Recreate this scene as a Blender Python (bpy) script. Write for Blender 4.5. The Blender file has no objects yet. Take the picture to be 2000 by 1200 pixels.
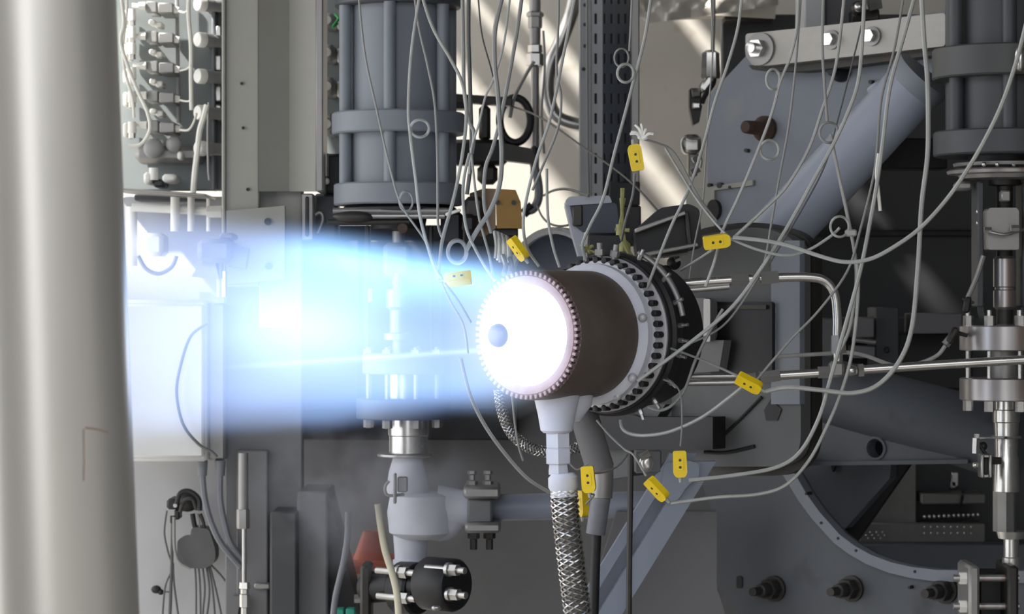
import bpy, bmesh, math, random
from mathutils import Vector, Matrix
random.seed(7)
C = bpy.context.scene.collection
SC = bpy.context.scene
F, CZ = 5000.0, 1.5                      # focal length in pixels of the 2000 px frame, eye height in metres

# ------------------------------------------------------------------ camera, sky, sun, exposure
cam = bpy.data.cameras.new('camera'); cam.sensor_width = 36; cam.lens = 90
cam.dof.use_dof = True; cam.dof.focus_distance = 5.05; cam.dof.aperture_fstop = 7.0
cam.clip_start = 0.05; cam.clip_end = 100
co = bpy.data.objects.new('camera', cam); C.objects.link(co)
co.location = (0, 0, CZ); co.rotation_euler = (math.pi / 2, 0, 0)
SC.camera = co
w = bpy.data.worlds.new('sky'); SC.world = w; w.use_nodes = True
bg = w.node_tree.nodes['Background']
bg.inputs[0].default_value = (0.95, 0.97, 1.0, 1); bg.inputs[1].default_value = 2.5
sun = bpy.data.lights.new('sun', 'SUN'); sun.energy = 13; sun.angle = math.radians(1.6); sun.color = (1, .965, .91)
so = bpy.data.objects.new('sun', sun); C.objects.link(so)
SUN = Vector((.6, .28, -.75)).normalized()
so.rotation_euler = SUN.to_track_quat('-Z', 'Y').to_euler(); so.location = (-3, 4, 6)
SC.view_settings.view_transform = 'Standard'; SC.view_settings.look = 'None'
SC.view_settings.gamma = 1; SC.view_settings.use_curve_mapping = False
SC.view_settings.exposure = 0.0
SC.cycles.volume_step_rate = 1.0

# ------------------------------------------------------------------ helpers
def W(px, py, Y): return Vector(((px - 1000) / F * Y, Y, CZ - (py - 600) / F * Y))
def S(n, Y): return n * Y / F
AX = Vector((-.616, -.788, 0)).normalized()         # the engine's axis: out of the nozzle, left and towards us
UP = Vector((0, 0, 1)); SIDE = UP.cross(AX).normalized()
if SIDE.x < 0: SIDE = -SIDE
def onplane(px, py, A, n=AX):
    d = W(px, py, 1.0) - Vector((0, 0, CZ)); o = Vector((0, 0, CZ))
    return o + d * ((A - o).dot(n) / d.dot(n))
def lin(c): c /= 255; return c / 12.92 if c <= .04045 else ((c + .055) / 1.055) ** 2.4

class MB:
    def __init__(s): s.v = []; s.f = []
    def add(s, vs, fs):
        k = len(s.v); s.v += [Vector(v) for v in vs]; s.f += [[i + k for i in f] for f in fs]; return s
    def box(s, c, size, M=None, bev=.002):
        bm = bmesh.new(); bmesh.ops.create_cube(bm, size=1)
        for v in bm.verts: v.co = Vector((v.co.x * size[0], v.co.y * size[1], v.co.z * size[2]))
        b = min(bev, min(size) * .3)
        if b > 0: bmesh.ops.bevel(bm, geom=bm.edges[:], offset=b, segments=1, affect='EDGES', profile=.5)
        M = M or Matrix.Identity(3); c = Vector(c)
        bm.verts.index_update()
        s.add([c + M @ v.co for v in bm.verts], [[v.index for v in f.verts] for f in bm.faces]); bm.free(); return s
    def pbox(s, x0, y0, x1, y1, Y, d, bev=.003):
        a, b = W(x0, y0, Y), W(x1, y1, Y)
        return s.box(((a.x + b.x) / 2, Y + d / 2, (a.z + b.z) / 2), (abs(b.x - a.x), d, abs(a.z - b.z)), None, bev)
    def bar(s, p0, p1, w_, h, bev=.002, up=Vector((0, -1, 0))):
        p0, p1 = Vector(p0), Vector(p1); x = (p1 - p0); L = x.length; x.normalize()
        y = up.cross(x)
        if y.length < 1e-4: y = UP.cross(x)
        y.normalize(); z = x.cross(y)
        return s.box((p0 + p1) / 2, (L, h, w_), Matrix((x, y, z)).transposed(), bev)
    def lathe(s, o, ax, prof, n=24, a0=0, a1=2 * math.pi):
        o, ax = Vector(o), Vector(ax).normalized()
        u = ax.cross(UP)
        if u.length < 1e-3: u = Vector((1, 0, 0))
        u.normalize(); v = ax.cross(u)
        vs, fs = [], []
        for t, r in prof:
            for k in range(n):
                a = 2 * math.pi * k / n
                vs.append(o + ax * t + (u * math.cos(a) + v * math.sin(a)) * max(r, 1e-5))
        m = len(prof)
        for i in range(m - 1):
            for k in range(n):
                k2 = (k + 1) % n
                fs.append([i * n + k, i * n + k2, (i + 1) * n + k2, (i + 1) * n + k])
        if tuple(prof[0]) != tuple(prof[-1]): fs.append([k for k in range(n)][::-1]); fs.append([(m - 1) * n + k for k in range(n)])
        return s.add(vs, fs)
    def cyl(s, p0, p1, r0, r1=None, n=20):
        p0, p1 = Vector(p0), Vector(p1)
        return s.lathe(p0, p1 - p0, [(0, r0), ((p1 - p0).length, r0 if r1 is None else r1)], n)
    def vl(s, px, Y, prof, n=28):            # vertical turned piece: profile of (pixel row, half width in pixels)
        prof = sorted(prof, key=lambda q: q[0], reverse=False)
        z0 = W(px, prof[0][0], Y)
        return s.lathe(z0, -UP, [(S(q[0] - prof[0][0], Y), S(q[1], Y)) for q in prof], n)
    def tube(s, pts, r, n=8, res=6, closed=False, smooth=True):
        P = [Vector(p) for p in pts]
        if smooth and len(P) > 2:
            Q = []; m = len(P)
            for i in range(m if closed else m - 1):
                g = lambda k: P[k % m] if closed else P[max(0, min(m - 1, k))]
                a, b, c, d = g(i - 1), g(i), g(i + 1), g(i + 2)
                for j in range(res):
                    t = j / res
                    Q.append(.5 * ((2 * b) + (c - a) * t + (2 * a - 5 * b + 4 * c - d) * t * t + (3 * b - a - 3 * c + d) * t ** 3))
            if not closed: Q.append(P[-1])
            P = Q
        m = len(P); vs = []; fs = []
        T = []
        for i in range(m):
            a = P[(i - 1) % m] if closed or i > 0 else P[i]; b = P[(i + 1) % m] if closed or i < m - 1 else P[i]
            T.append((b - a).normalized())
        u = T[0].cross(Vector((.31, .83, .47))).normalized()
        for i in range(m):
            u = (u - T[i] * u.dot(T[i])).normalized(); v = T[i].cross(u)
            rr = r(i / (m - 1)) if callable(r) else r
            for k in range(n):
                a = 2 * math.pi * k / n; vs.append(P[i] + (u * math.cos(a) + v * math.sin(a)) * rr)
        for i in range(m if closed else m - 1):
            j = (i + 1) % m
            for k in range(n):
                k2 = (k + 1) % n; fs.append([i * n + k, i * n + k2, j * n + k2, j * n + k])
        if not closed: fs.append(list(range(n))[::-1]); fs.append([(m - 1) * n + k for k in range(n)])
        return s.add(vs, fs)
    def prism(s, loops, back):               # loops of 3D points (outer first, then holes) pushed along the vector `back`
        bm = bmesh.new(); es = []; rings = []
        for lp in loops:
            vs = [bm.verts.new(p) for p in lp]; rings.append(vs)
            for i in range(len(vs)): es.append(bm.edges.new((vs[i], vs[(i + 1) % len(vs)])))
        bmesh.ops.triangle_fill(bm, use_beauty=True, use_dissolve=False, edges=es)
        bm.verts.index_update()
        base = [v.co.copy() for v in bm.verts]; n = len(base); fs = [[v.index for v in f.verts] for f in bm.faces]
        side = []
        for vs in rings:
            for i in range(len(vs)):
                a, b = vs[i].index, vs[(i + 1) % len(vs)].index; side.append([a, b, b + n, a + n])
        bm.free(); back = Vector(back)
        return s.add(base + [p + back for p in base], fs + [[i + n for i in f[::-1]] for f in fs] + side)
    def hexa(s, p0, p1, r): return s.cyl(p0, p1, r, None, 6)
    def ball(s, c, r, sc=(1, 1, 1), nu=14, nv=8):
        c = Vector(c); prof = []
        vs = []; fs = []
        for i in range(nv + 1):
            th = math.pi * i / nv
            for k in range(nu):
                a = 2 * math.pi * k / nu
                vs.append(c + Vector((r * sc[0] * math.sin(th) * math.cos(a), r * sc[1] * math.sin(th) * math.sin(a), r * sc[2] * math.cos(th))))
        for i in range(nv):
            for k in range(nu):
                k2 = (k + 1) % nu; fs.append([i * nu + k, (i + 1) * nu + k, (i + 1) * nu + k2, i * nu + k2])
        return s.add(vs, fs)

def link(mb, name, m, origin, parent=None, ang=38):
    me = bpy.data.meshes.new(name)
    me.from_pydata([tuple(v - origin) for v in mb.v], [], mb.f); me.validate(clean_customdata=False)
    bm = bmesh.new(); bm.from_mesh(me)
    bmesh.ops.remove_doubles(bm, verts=bm.verts[:], dist=1e-6)
    bmesh.ops.recalc_face_normals(bm, faces=bm.faces[:]); bm.to_mesh(me); bm.free()
    me.shade_smooth(); me.set_sharp_from_angle(angle=math.radians(ang))
    me.materials.append(m)
    o = bpy.data.objects.new(name, me); C.objects.link(o)
    if parent is not None: o.parent = parent
    return o
def wloc(o):
    v = Vector(o.location)
    while o.parent: o = o.parent; v += Vector(o.location)
    return v
def T(name, label, cat, loc, group=None):
    o = bpy.data.objects.new(name, None); C.objects.link(o); o.location = loc; o.empty_display_size = .05
    o['label'] = label; o['category'] = cat
    if group: o['group'] = group
    return o
def P(mb, name, m, parent, label=None, kind=None, ang=38):
    o = link(mb, name, m, wloc(parent), parent, ang)
    if label: o['label'] = label
    if kind: o['kind'] = kind
    return o
def O(mb, name, m, label=None, cat=None, group=None, kind=None, ang=38):
    xs = [v.x for v in mb.v]; ys = [v.y for v in mb.v]; zs = [v.z for v in mb.v]
    c = Vector(((min(xs) + max(xs)) / 2, (min(ys) + max(ys)) / 2, min(zs)))
    o = link(mb, name, m, c, None, ang); o.location = c
    for k, v in (('label', label), ('category', cat), ('group', group), ('kind', kind)):
        if v: o[k] = v
    return o
def dup(root, loc, rot=None, label=None, group=None):
    r = root.copy(); C.objects.link(r); r.location = loc
    if rot is not None: r.rotation_euler = rot
    if label: r['label'] = label
    if group: r['group'] = group
    for ch in list(root.children):
        c = ch.copy(); C.objects.link(c); c.parent = r
        for g in list(ch.children):
            d = g.copy(); C.objects.link(d); d.parent = c
    return r
def rpoly(pts, r, n=5):                      # rounds the corners of a pixel polygon
    out = []; m = len(pts)
    for i in range(m):
        p = Vector(pts[i]); a = Vector(pts[i - 1]) - p; b = Vector(pts[(i + 1) % m]) - p
        k = min(r, a.length * .45, b.length * .45); a = p + a.normalized() * k; b = p + b.normalized() * k
        for j in range(n + 1):
            t = j / n; out.append((1 - t) ** 2 * a + 2 * t * (1 - t) * p + t * t * b)
    return out
def circ(cx, cy, rx, ry=None, n=20): ry = ry or rx; return [(cx + rx * math.cos(2 * math.pi * k / n), cy + ry * math.sin(2 * math.pi * k / n)) for k in range(n)]
def flat(pts, A, n=AX): return [onplane(p[0], p[1], A, n) for p in pts]

# ------------------------------------------------------------------ materials
MAT = {}
def mat(name, rgb, rough=.5, metal=0, var=.1, scale=9, bump=0, spots=0, spot_rgb=(60, 40, 30), stretch=None, spot_scale=14, spot_at=.62):
    m = bpy.data.materials.new(name); m.use_nodes = True; nt = m.node_tree; N = nt.nodes; L = nt.links
    b = N['Principled BSDF']; tc = N.new('ShaderNodeTexCoord'); co_ = tc.outputs['Object']
    if stretch:
        mp = N.new('ShaderNodeMapping'); mp.inputs['Scale'].default_value = stretch; L.new(co_, mp.inputs[0]); co_ = mp.outputs[0]
    nz = N.new('ShaderNodeTexNoise'); nz.inputs['Scale'].default_value = scale; nz.inputs['Detail'].default_value = 6; nz.inputs['Roughness'].default_value = .62
    L.new(co_, nz.inputs['Vector'])
    r = N.new('ShaderNodeValToRGB'); c = [lin(x) for x in rgb]
    r.color_ramp.elements[0].position = .3; r.color_ramp.elements[1].position = .7
    r.color_ramp.elements[0].color = [x * (1 - var) for x in c] + [1]; r.color_ramp.elements[1].color = [min(1, x * (1 + var)) for x in c] + [1]
    L.new(nz.outputs['Fac'], r.inputs[0]); col = r.outputs[0]
    if spots:
        n2 = N.new('ShaderNodeTexNoise'); n2.inputs['Scale'].default_value = spot_scale; n2.inputs['Detail'].default_value = 8
        L.new(co_, n2.inputs['Vector'])
        r2 = N.new('ShaderNodeValToRGB'); r2.color_ramp.elements[0].position = spot_at; r2.color_ramp.elements[1].position = spot_at + .1
        r2.color_ramp.elements[1].color = (spots, spots, spots, 1); L.new(n2.outputs['Fac'], r2.inputs[0])
        mx = N.new('ShaderNodeMix'); mx.data_type = 'RGBA'; L.new(r2.outputs[0], mx.inputs['Factor']); L.new(col, mx.inputs['A'])
        mx.inputs['B'].default_value = [lin(x) for x in spot_rgb] + [1]; col = mx.outputs['Result']
    L.new(col, b.inputs['Base Color'])
    mr = N.new('ShaderNodeMapRange'); mr.inputs['To Min'].default_value = max(.02, rough - .08); mr.inputs['To Max'].default_value = min(1, rough + .08)
    L.new(nz.outputs['Fac'], mr.inputs['Value']); L.new(mr.outputs[0], b.inputs['Roughness'])
    b.inputs['Metallic'].default_value = metal
    if bump:
        bp = N.new('ShaderNodeBump'); bp.inputs['Strength'].default_value = bump; bp.inputs['Distance'].default_value = .004
        L.new(nz.outputs['Fac'], bp.inputs['Height']); L.new(bp.outputs[0], b.inputs['Normal'])
    MAT[name] = m; return m
mat('concrete', (120, 118, 114), .9, 0, .15, 3, .3)
mat('beige_wall', (220, 214, 203), .85, 0, .05, 2, .1, .5, (196, 186, 168))
mat('roof_steel', (70, 70, 72), .7, 0, .1)
mat('pipe_steel', (208, 204, 197), .34, .7, .05, 5, .04, .5, (150, 118, 92), (1, 1, .18), 9, .69)
mat('steel', (182, 180, 178), .32, .9, .08, 20)
mat('bright_steel', (214, 212, 208), .25, .9, .06, 20)
mat('satin_steel', (150, 148, 146), .45, .6, .1, 14)
mat('bar_steel', (170, 166, 160), .5, .4, .07, 10, 0, 0, (0, 0, 0), (.5, 4, 4))
mat('dark_steel', (62, 60, 58), .5, .5, .2, 20, .1, .5, (80, 60, 45))
mat('black_steel', (34, 34, 37), .5, .2, .2, 15)
mat('black_plastic', (24, 24, 27), .55, 0, .15, 15)
mat('actuator_paint', (124, 129, 137), .5, 0, .06, 6, .02)
mat('actuator_dark', (68, 70, 74), .5, 0, .06, 6)
mat('actuator_grey', (72, 74, 74), .5, 0, .06, 6)
mat('column_paint', (156, 155, 147), .6, 0, .05, 5, .03, .35, (150, 132, 98), None, 5)
mat('frame_paint', (128, 133, 142), .55, 0, .06, 5, .03, .3, (150, 145, 135), None, 7)
mat('tube_paint', (150, 157, 172), .42, 0, .05, 5)
mat('lower_paint', (84, 88, 95), .55, 0, .08, 5, .03, .6, (60, 60, 62), None, 6)
mat('mount_paint', (92, 93, 94), .6, 0, .1, 6, .03, .6, (50, 50, 50), None, 5, .6)
mat('strut_paint', (132, 140, 155), .5, 0, .05, 6)
mat('rust', (72, 56, 48), .8, 0, .3, 30)
mat('dark_panel', (66, 67, 69), .65, 0, .08, 3)
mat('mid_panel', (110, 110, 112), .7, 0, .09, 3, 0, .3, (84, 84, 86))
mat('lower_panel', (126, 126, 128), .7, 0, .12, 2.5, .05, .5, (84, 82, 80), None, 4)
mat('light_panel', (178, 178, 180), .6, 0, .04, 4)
mat('white_paint', (215, 215, 214), .45, 0, .03, 6)
mat('manifold_panel', (132, 138, 138), .55, 0, .06, 6)
mat('valve_grey', (150, 150, 148), .5, .1, .1, 20)
mat('white_plastic', (240, 238, 230), .4, 0, .03, 20)
mat('white_cable', (228, 226, 216), .5, 0, .06, 20)
mat('cable_grey', (136, 136, 133), .5, .1, .1, 25)
mat('cable_pale', (160, 161, 157), .5, .1, .1, 25)
mat('cable_dark', (88, 88, 88), .55, .1, .1, 25)
mat('cream_cable', (200, 194, 172), .55, 0, .06, 25)
mat('conduit_grey', (112, 114, 120), .55, 0, .1, 40, .3)
mat('frost', (205, 207, 218), .8, 0, .06, 18, .25)
mat('engine_brown', (100, 90, 83), .5, .25, .22, 7, .04, .5, (96, 70, 54), None, 6, .6)
mat('rim_copper', (152, 128, 128), .5, .3, .2, 24, .1, .6, (118, 86, 78))
mat('flange_pale', (190, 188, 194), .5, .3, .1, 20, .1)
mat('engine_black', (40, 39, 41), .5, .3, .2, 20)
mat('yellow', (232, 198, 24), .42, 0, .05, 30)
mat('olive_tape', (148, 146, 96), .7, 0, .2, 40)
mat('box_brown', (138, 106, 52), .7, 0, .06, 12)
mat('bracket_brown', (98, 80, 62), .7, 0, .12, 12)
mat('navy_box', (52, 58, 70), .5, 0, .1, 12)
mat('box_rim', (158, 160, 170), .5, 0, .08, 14)
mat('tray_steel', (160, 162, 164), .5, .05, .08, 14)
mat('tray_shade', (118, 126, 140), .5, .05, .08, 14)  # darker copy of the tray steel, shade put into the colour
mat('foil', (222, 215, 203), .35, .3, .04, 10, .1)
mat('orange', (200, 100, 72), .6, 0, .08, 14)
mat('green', (60, 180, 95), .6, 0, .08, 14)
mat('teal', (50, 150, 130), .6, 0, .08, 14)
mat('braid', (96, 93, 89), .6, .2, .2, 60, 0)
mat('heat_tinted', (176, 172, 172), .33, .7, .16, 6, 0, .7, (150, 122, 104), (3, 3, .1), 5, .5)
mat('grating', (120, 121, 117), .6, .3, .1, 30)
mat('spike_metal', (140, 138, 146), .5, .4, .1, 20)
def glow(name, rgb, s):
    m = bpy.data.materials.new(name); m.use_nodes = True; nt = m.node_tree; nt.nodes.clear()
    e = nt.nodes.new('ShaderNodeEmission'); e.inputs[0].default_value = (*rgb, 1); e.inputs[1].default_value = s
    o = nt.nodes.new('ShaderNodeOutputMaterial'); nt.links.new(e.outputs[0], o.inputs[0]); MAT[name] = m
glow('white_hot', (.86, .93, 1), 5.0)
M = MAT

# ------------------------------------------------------------------ the setting: an open-fronted test bay with unseen pieces shaping the light
def struct(name, c, size, m):
    return O(MB().box(c, size, None, 0), name, M[m], kind='structure')
struct('floor', (0, 0, -.1), (16, 16, .2), 'concrete')
struct('wall_back', (0, 7.6, 2.1), (7.2, .2, 4.2), 'beige_wall')
struct('wall_right', (2.1, 1.25, 1.65), (.2, 12.5, 3.3), 'dark_panel')  # unseen wall, run forward past the camera to darken the right side
struct('shade_wall_left', (-2.4, -1.2, 1.65), (.2, 7.6, 3.3), 'concrete')  # unseen, added to cut sky light on the pipe's left side
struct('shade_wall_front', (1.15, -5.1, 1.65), (1.7, .2, 3.3), 'dark_panel')  # unseen, added behind the camera so light enters from front left
struct('ceiling', (-.5, 4.15, 3.4), (5.4, 3.5, .2), 'roof_steel')  # unseen roof, sized to keep direct sun off the nearer things
struct('sun_baffle_5', (.3, 6.12, 3.33), (3.7, .46, .05), 'roof_steel')  # unseen extra roof piece, added to block sun on the lower panels
struct('sun_baffle_1', (-.98, 6.9, 3.36), (.12, 1.15, .06), 'roof_steel')  # unseen strips from here on, added to cast shadow bands on wall_back
struct('sun_baffle_2', (-.525, 6.9, 3.36), (.35, 1.15, .06), 'roof_steel')
struct('sun_baffle_3', (.97, 6.9, 3.36), (2.45, 1.15, .06), 'roof_steel')  # unseen sheet, added to keep sun off the right side
struct('sun_baffle_4', (-.825, 6.9, 3.36), (.035, 1.15, .06), 'roof_steel')

# ------------------------------------------------------------------ background panels
def panel(name, x0, y0, x1, y1, Y, d, m, label, cat='panel', bev=.004):
    return O(MB().pbox(x0, y0, x1, y1, Y, d, bev), name, M[m], label, cat)
t = T('wall_cladding', 'big charcoal steel cladding sheet filling the upper right background', 'cladding', W(1720, 640, 7.1))
P(MB().pbox(1411, 28, 2150, 452, 7.05, .06), 'upper_sheet', M['dark_panel'], t)
P(MB().pbox(1411, 458, 2150, 640, 7.05, .06), 'lower_sheet', M['dark_panel'], t)
P(MB().pbox(1411, 450, 2150, 462, 7.03, .03), 'joint_strip', M['black_steel'], t)
panel('skid_panel', 470, 640, 1640, 1330, 6.85, .05, 'lower_panel', 'dull grey steel panel closing the background below the engine')
t = T('valve_cabinet', 'dark steel cabinet standing behind the blue plume and grey actuator', 'cabinet', W(735, 850, 6.75))
P(MB().pbox(560, 440, 1012, 860, 6.62, .228), 'body', M['black_steel'], t)
P(MB().pbox(575, 470, 700, 800, 6.605, .02), 'door', M['dark_panel'], t)
P(MB().pbox(880, 480, 1000, 800, 6.605, .02), 'door', M['dark_panel'], t)
P(MB().pbox(712, 470, 865, 800, 6.605, .02), 'door', M['dark_panel'], t)
# lower right: machine base with perforated grating seen through the frame
t = T('machine_base', 'dark grey machine base with perforated ledge behind the curved frame plate', 'machine base', W(1800, 1060, 6.6))
P(MB().pbox(1640, 620, 2120, 1260, 6.75, .1), 'back_plate', M['dark_panel'], t)
P(MB().pbox(1690, 880, 1790, 1062, 6.6, .12), 'post', M['grating'], t, 'lighter grey post')
P(MB().pbox(1800, 965, 1925, 985, 6.58, .12), 'ledge', M['grating'], t)
P(MB().pbox(1680, 1022, 1925, 1062, 6.58, .1), 'ledge', M['grating'], t)
P(MB().pbox(1650, 1064, 2100, 1260, 6.5, .1), 'skirt', M['lower_paint'], t, 'blue grey skirt plate')
mb = MB()
for k in range(12): mb.ball(W(1806 + k * 9.5, 1010 - k * .35, 6.59), S(3.6, 6.59), (1, .6, 1.3), 8, 5)
for k in range(11): mb.ball(W(1688 + k * 4, 1040 + (k % 3) * 6, 6.578), S(2, 6.59), (1, .6, 1), 6, 4)
for k in range(16): mb.ball(W(1806 + (k % 8) * 13, 1030 + (k // 8) * 12, 6.578), S(2.4, 6.59), (1, .5, 1), 6, 4)
P(mb, 'grating_glints', M['steel'], t, 'raised bright bumps standing in for glints on the perforated ledge', 'stuff')  # small steel bumps stand in for highlights on the perforated metal
P(MB().pbox(1858, 922, 1873, 952, 6.735, .02).pbox(1857, 940, 1868, 955, 6.735, .02), 'bracket', M['steel'], t)
P(MB().tube([W(1880, 962, 6.62), W(1879, 975, 6.56), W(1875, 990, 6.57)], S(3, 6.6)), 'black_wire', M['black_plastic'], t)
t = T('junction_plate', 'grey equipment rack with dark slots right of the engine, behind the tube tee', 'rack', W(1700, 690, 6.4))
P(MB().pbox(1590, 622, 1628, 700, 6.42, .15), 'block', M['mid_panel'], t)
P(MB().pbox(1668, 620, 1708, 660, 6.42, .15), 'block', M['mid_panel'], t)
P(MB().pbox(1710, 600, 1756, 730, 6.45, .15), 'post', M['dark_panel'], t)
P(MB().pbox(1784, 612, 1880, 652, 6.45, .15), 'block', M['mid_panel'], t, 'wide dull block')
P(MB().pbox(1580, 652, 1900, 760, 6.6, .08), 'back_plate', M['black_steel'], t)
P(MB().cyl(W(1664, 664, 6.4), W(1710, 669, 6.4), S(4.5, 6.4)), 'tube', M['satin_steel'], t, 'short bright tube')
P(MB().pbox(1668, 676, 1710, 700, 6.42, .12), 'clamp', M['mid_panel'], t)
P(MB().pbox(1728, 678, 1737, 690, 6.44, .02), 'slot', M['black_plastic'], t)

# ------------------------------------------------------------------ left: foreground pipe, valve manifold, steel column, white cabinet
Yp = 3.5
top, bot = W(62, -120, Yp), W(112, 1320, Yp)
pm = MB().cyl(top, bot, S(159, Yp), S(163, Yp), 72)
o = O(pm, 'steel_pipe', M['pipe_steel'], 'big upright stainless pipe with rust streaks in the left foreground', 'pipe')
stn = MB()
def on_pipe(px, py, h=.0006):                # a point on the pipe's near surface
    a = W(px, py, 1.0) - Vector((0, 0, CZ)); o_ = Vector((0, 0, CZ))
    ax = (bot - top).normalized(); r = S(161, Yp) + h
    dd = a - ax * a.dot(ax); m0 = o_ - top; mm = m0 - ax * m0.dot(ax)
    A_, B_, C_ = dd.dot(dd), 2 * dd.dot(mm), mm.dot(mm) - r * r
    D = B_ * B_ - 4 * A_ * C_
    if D < 0: D = 0
    return o_ + a * ((-B_ - math.sqrt(D)) / (2 * A_))
for pts, wd in (([(166, 836), (190, 839), (212, 845)], 4), ([(163, 838), (164, 900), (163, 940)], 3),
                ([(162, 1010), (175, 1000), (190, 1012), (197, 1040), (198, 1090)], 4),
                ([(243, 1075), (238, 1120), (226, 1165), (212, 1190)], 4), ([(236, 1130), (228, 1160), (214, 1195)], 7)):
    for a, b in zip(pts, pts[1:]):
        n_ = 6
        for j in range(n_):
            p = [(a[0] + (b[0] - a[0]) * (j + k) / n_, a[1] + (b[1] - a[1]) * (j + k) / n_) for k in (0, 1.02)]
            dx, dy = p[1][0] - p[0][0], p[1][1] - p[0][1]; l = math.hypot(dx, dy); nx, ny = -dy / l * wd / 2, dx / l * wd / 2
            stn.add([on_pipe(p[0][0] + nx, p[0][1] + ny), on_pipe(p[1][0] + nx, p[1][1] + ny), on_pipe(p[1][0] - nx, p[1][1] - ny), on_pipe(p[0][0] - nx, p[0][1] - ny)], [[0, 1, 2, 3]])
mat('stain', (150, 128, 116), .7, .1, .2, 30)
P(stn, 'rust_streaks', M['stain'], o, 'brown rust streaks', 'stuff')

# valve manifold
t = T('manifold_board', 'grey mounting board carrying rows of valves at upper left', 'board', W(450, 385, 6.55))
P(MB().pbox(215, -60, 675, 372, 6.56, .05), 'back_plate', M['manifold_panel'], t)
P(MB().pbox(413, -60, 420, 372, 6.5, .06), 'edge_strip', M['conduit_grey'], t)
for k, y in enumerate((-8, 50, 108, 168, 205)): P(MB().pbox(421, y, 432, y + 30, 6.48, .07), 'clip', M['steel'], t)
P(MB().tube([W(345, -30, 6.53), W(347, 100, 6.53), W(349, 240, 6.53)], S(4, 6.5)), 'clear_tube', M['valve_grey'], t)
vt = T('solenoid_valve', 'grey solenoid valve with white ends, top of the left column', 'valve', W(312, 15, 6.45), 'valves on the manifold board')
Yv = 6.43
P(MB().pbox(285, 2, 306, 25, Yv, .1), 'coil', M['valve_grey'], vt)
P(MB().pbox(308, 5, 338, 26, Yv - .02, .12), 'body', M['satin_steel'], vt)
P(MB().cyl(W(336, 18, Yv), W(349, 20, Yv), S(8, Yv), S(6, Yv)), 'end_fitting', M['white_plastic'], vt, 'white tube fitting')
P(MB().cyl(W(271, 12, Yv), W(284, 12, Yv), S(8, Yv), S(9, Yv), 6).cyl(W(258, 10, Yv), W(271, 11, Yv), S(4, Yv)), 'left_fitting', M['white_plastic'], vt, 'white nut')
P(MB().pbox(290, 38, 303, 48, Yv + .02, .06).pbox(302, 42, 316, 54, Yv + .03, .06), 'pilot_block', M['white_plastic'], vt, 'small white pilot block')
nm = ['', 'second from the top', 'third from the top', 'fourth from the top', 'lowest of the intact row']
for k in range(1, 5):
    dup(vt, W(312 + k * .8, 15 + 58 * k, 6.45), None, 'grey solenoid valve with white ends, %s in the left column' % nm[k])
def manifold_fit(k, y):
    t = T('port_fitting', '%s white port fitting stacked beside the foreground pipe' % ['topmost', 'second', 'third', 'fourth', 'fifth', 'lowest'][k], 'fitting', W(258, y + 20, 6.45), 'white port fittings')
    P(MB().cyl(W(258, y, 6.42), W(258, y + 22, 6.42), S(8, 6.4), S(9, 6.4), 10), 'body', M['white_plastic'], t)
    P(MB().hexa(W(258, y + 22, 6.42), W(258, y + 32, 6.42), S(7, 6.4)), 'nut', M['bright_steel'], t)
    P(MB().pbox(240, y + 2, 250, y + 30, 6.45, .1, .01), 'cap', M['white_plastic'], t)
for k, y in enumerate((18, 52, 84, 132, 178, 238)): manifold_fit(k, y)
def gauge(k, y, x=385):
    names = ['topmost', 'second', 'third', 'fourth', 'lowest']
    t = T('round_valve', '%s white faced round valve at the right side of the manifold' % names[k], 'valve', W(400, y + 20, 6.45), 'round faced valves')
    d = Vector((-.75, -.66, 0)).normalized(); c = W(x + 8, y, 6.38)
    P(MB().lathe(c, -d, [(0, S(14, 6.4)), (.03, S(14, 6.4)), (.031, S(12, 6.4)), (.09, S(12, 6.4))], 20), 'body', M['valve_grey'], t)
    P(MB().lathe(c + d * .012, -d, [(0, S(13, 6.4)), (.004, S(15, 6.4)), (.02, S(15, 6.4))], 20), 'cap', M['white_plastic'], t, 'white round cap')
    P(MB().pbox(398, y - 10, 414, y + 10, 6.44, .12), 'bracket', M['satin_steel'], t)
for k, y in enumerate((8, 78, 149, 220, 290)): gauge(k, y)
# further blocks of the same manifold right of the column
for k, (y0, y1) in enumerate(((25, 52), (86, 118), (150, 186), (222, 262))):
    t = T('manifold_block', '%s pale valve block showing between steel column and actuator' % ['topmost', 'second', 'third', 'lowest'][k], 'valve block', W(648, y1, 6.45), 'valve blocks right of the column')
    P(MB().pbox(628, y0, 656, y1, 6.42, .14, .01), 'body', M['valve_grey'], t)
    P(MB().cyl(W(638, (y0 + y1) / 2, 6.4), W(638, (y0 + y1) / 2, 6.44), S(9, 6.4), None, 12), 'button', M['white_plastic'], t)
    P(MB().pbox(658, y0 + 8, 668, y1 + 4, 6.43, .1, .008), 'end_fitting', M['white_plastic'], t)
o = O(MB().tube([W(655, 28, 6.4), W(661, 36, 6.39), W(656, 44, 6.38), W(650, 52, 6.38), W(659, 46, 6.39)], S(2.6, 6.4)), 'green_tie', M['green'], 'bright green cable tie beside the topmost pale valve block', 'cable tie')
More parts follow.
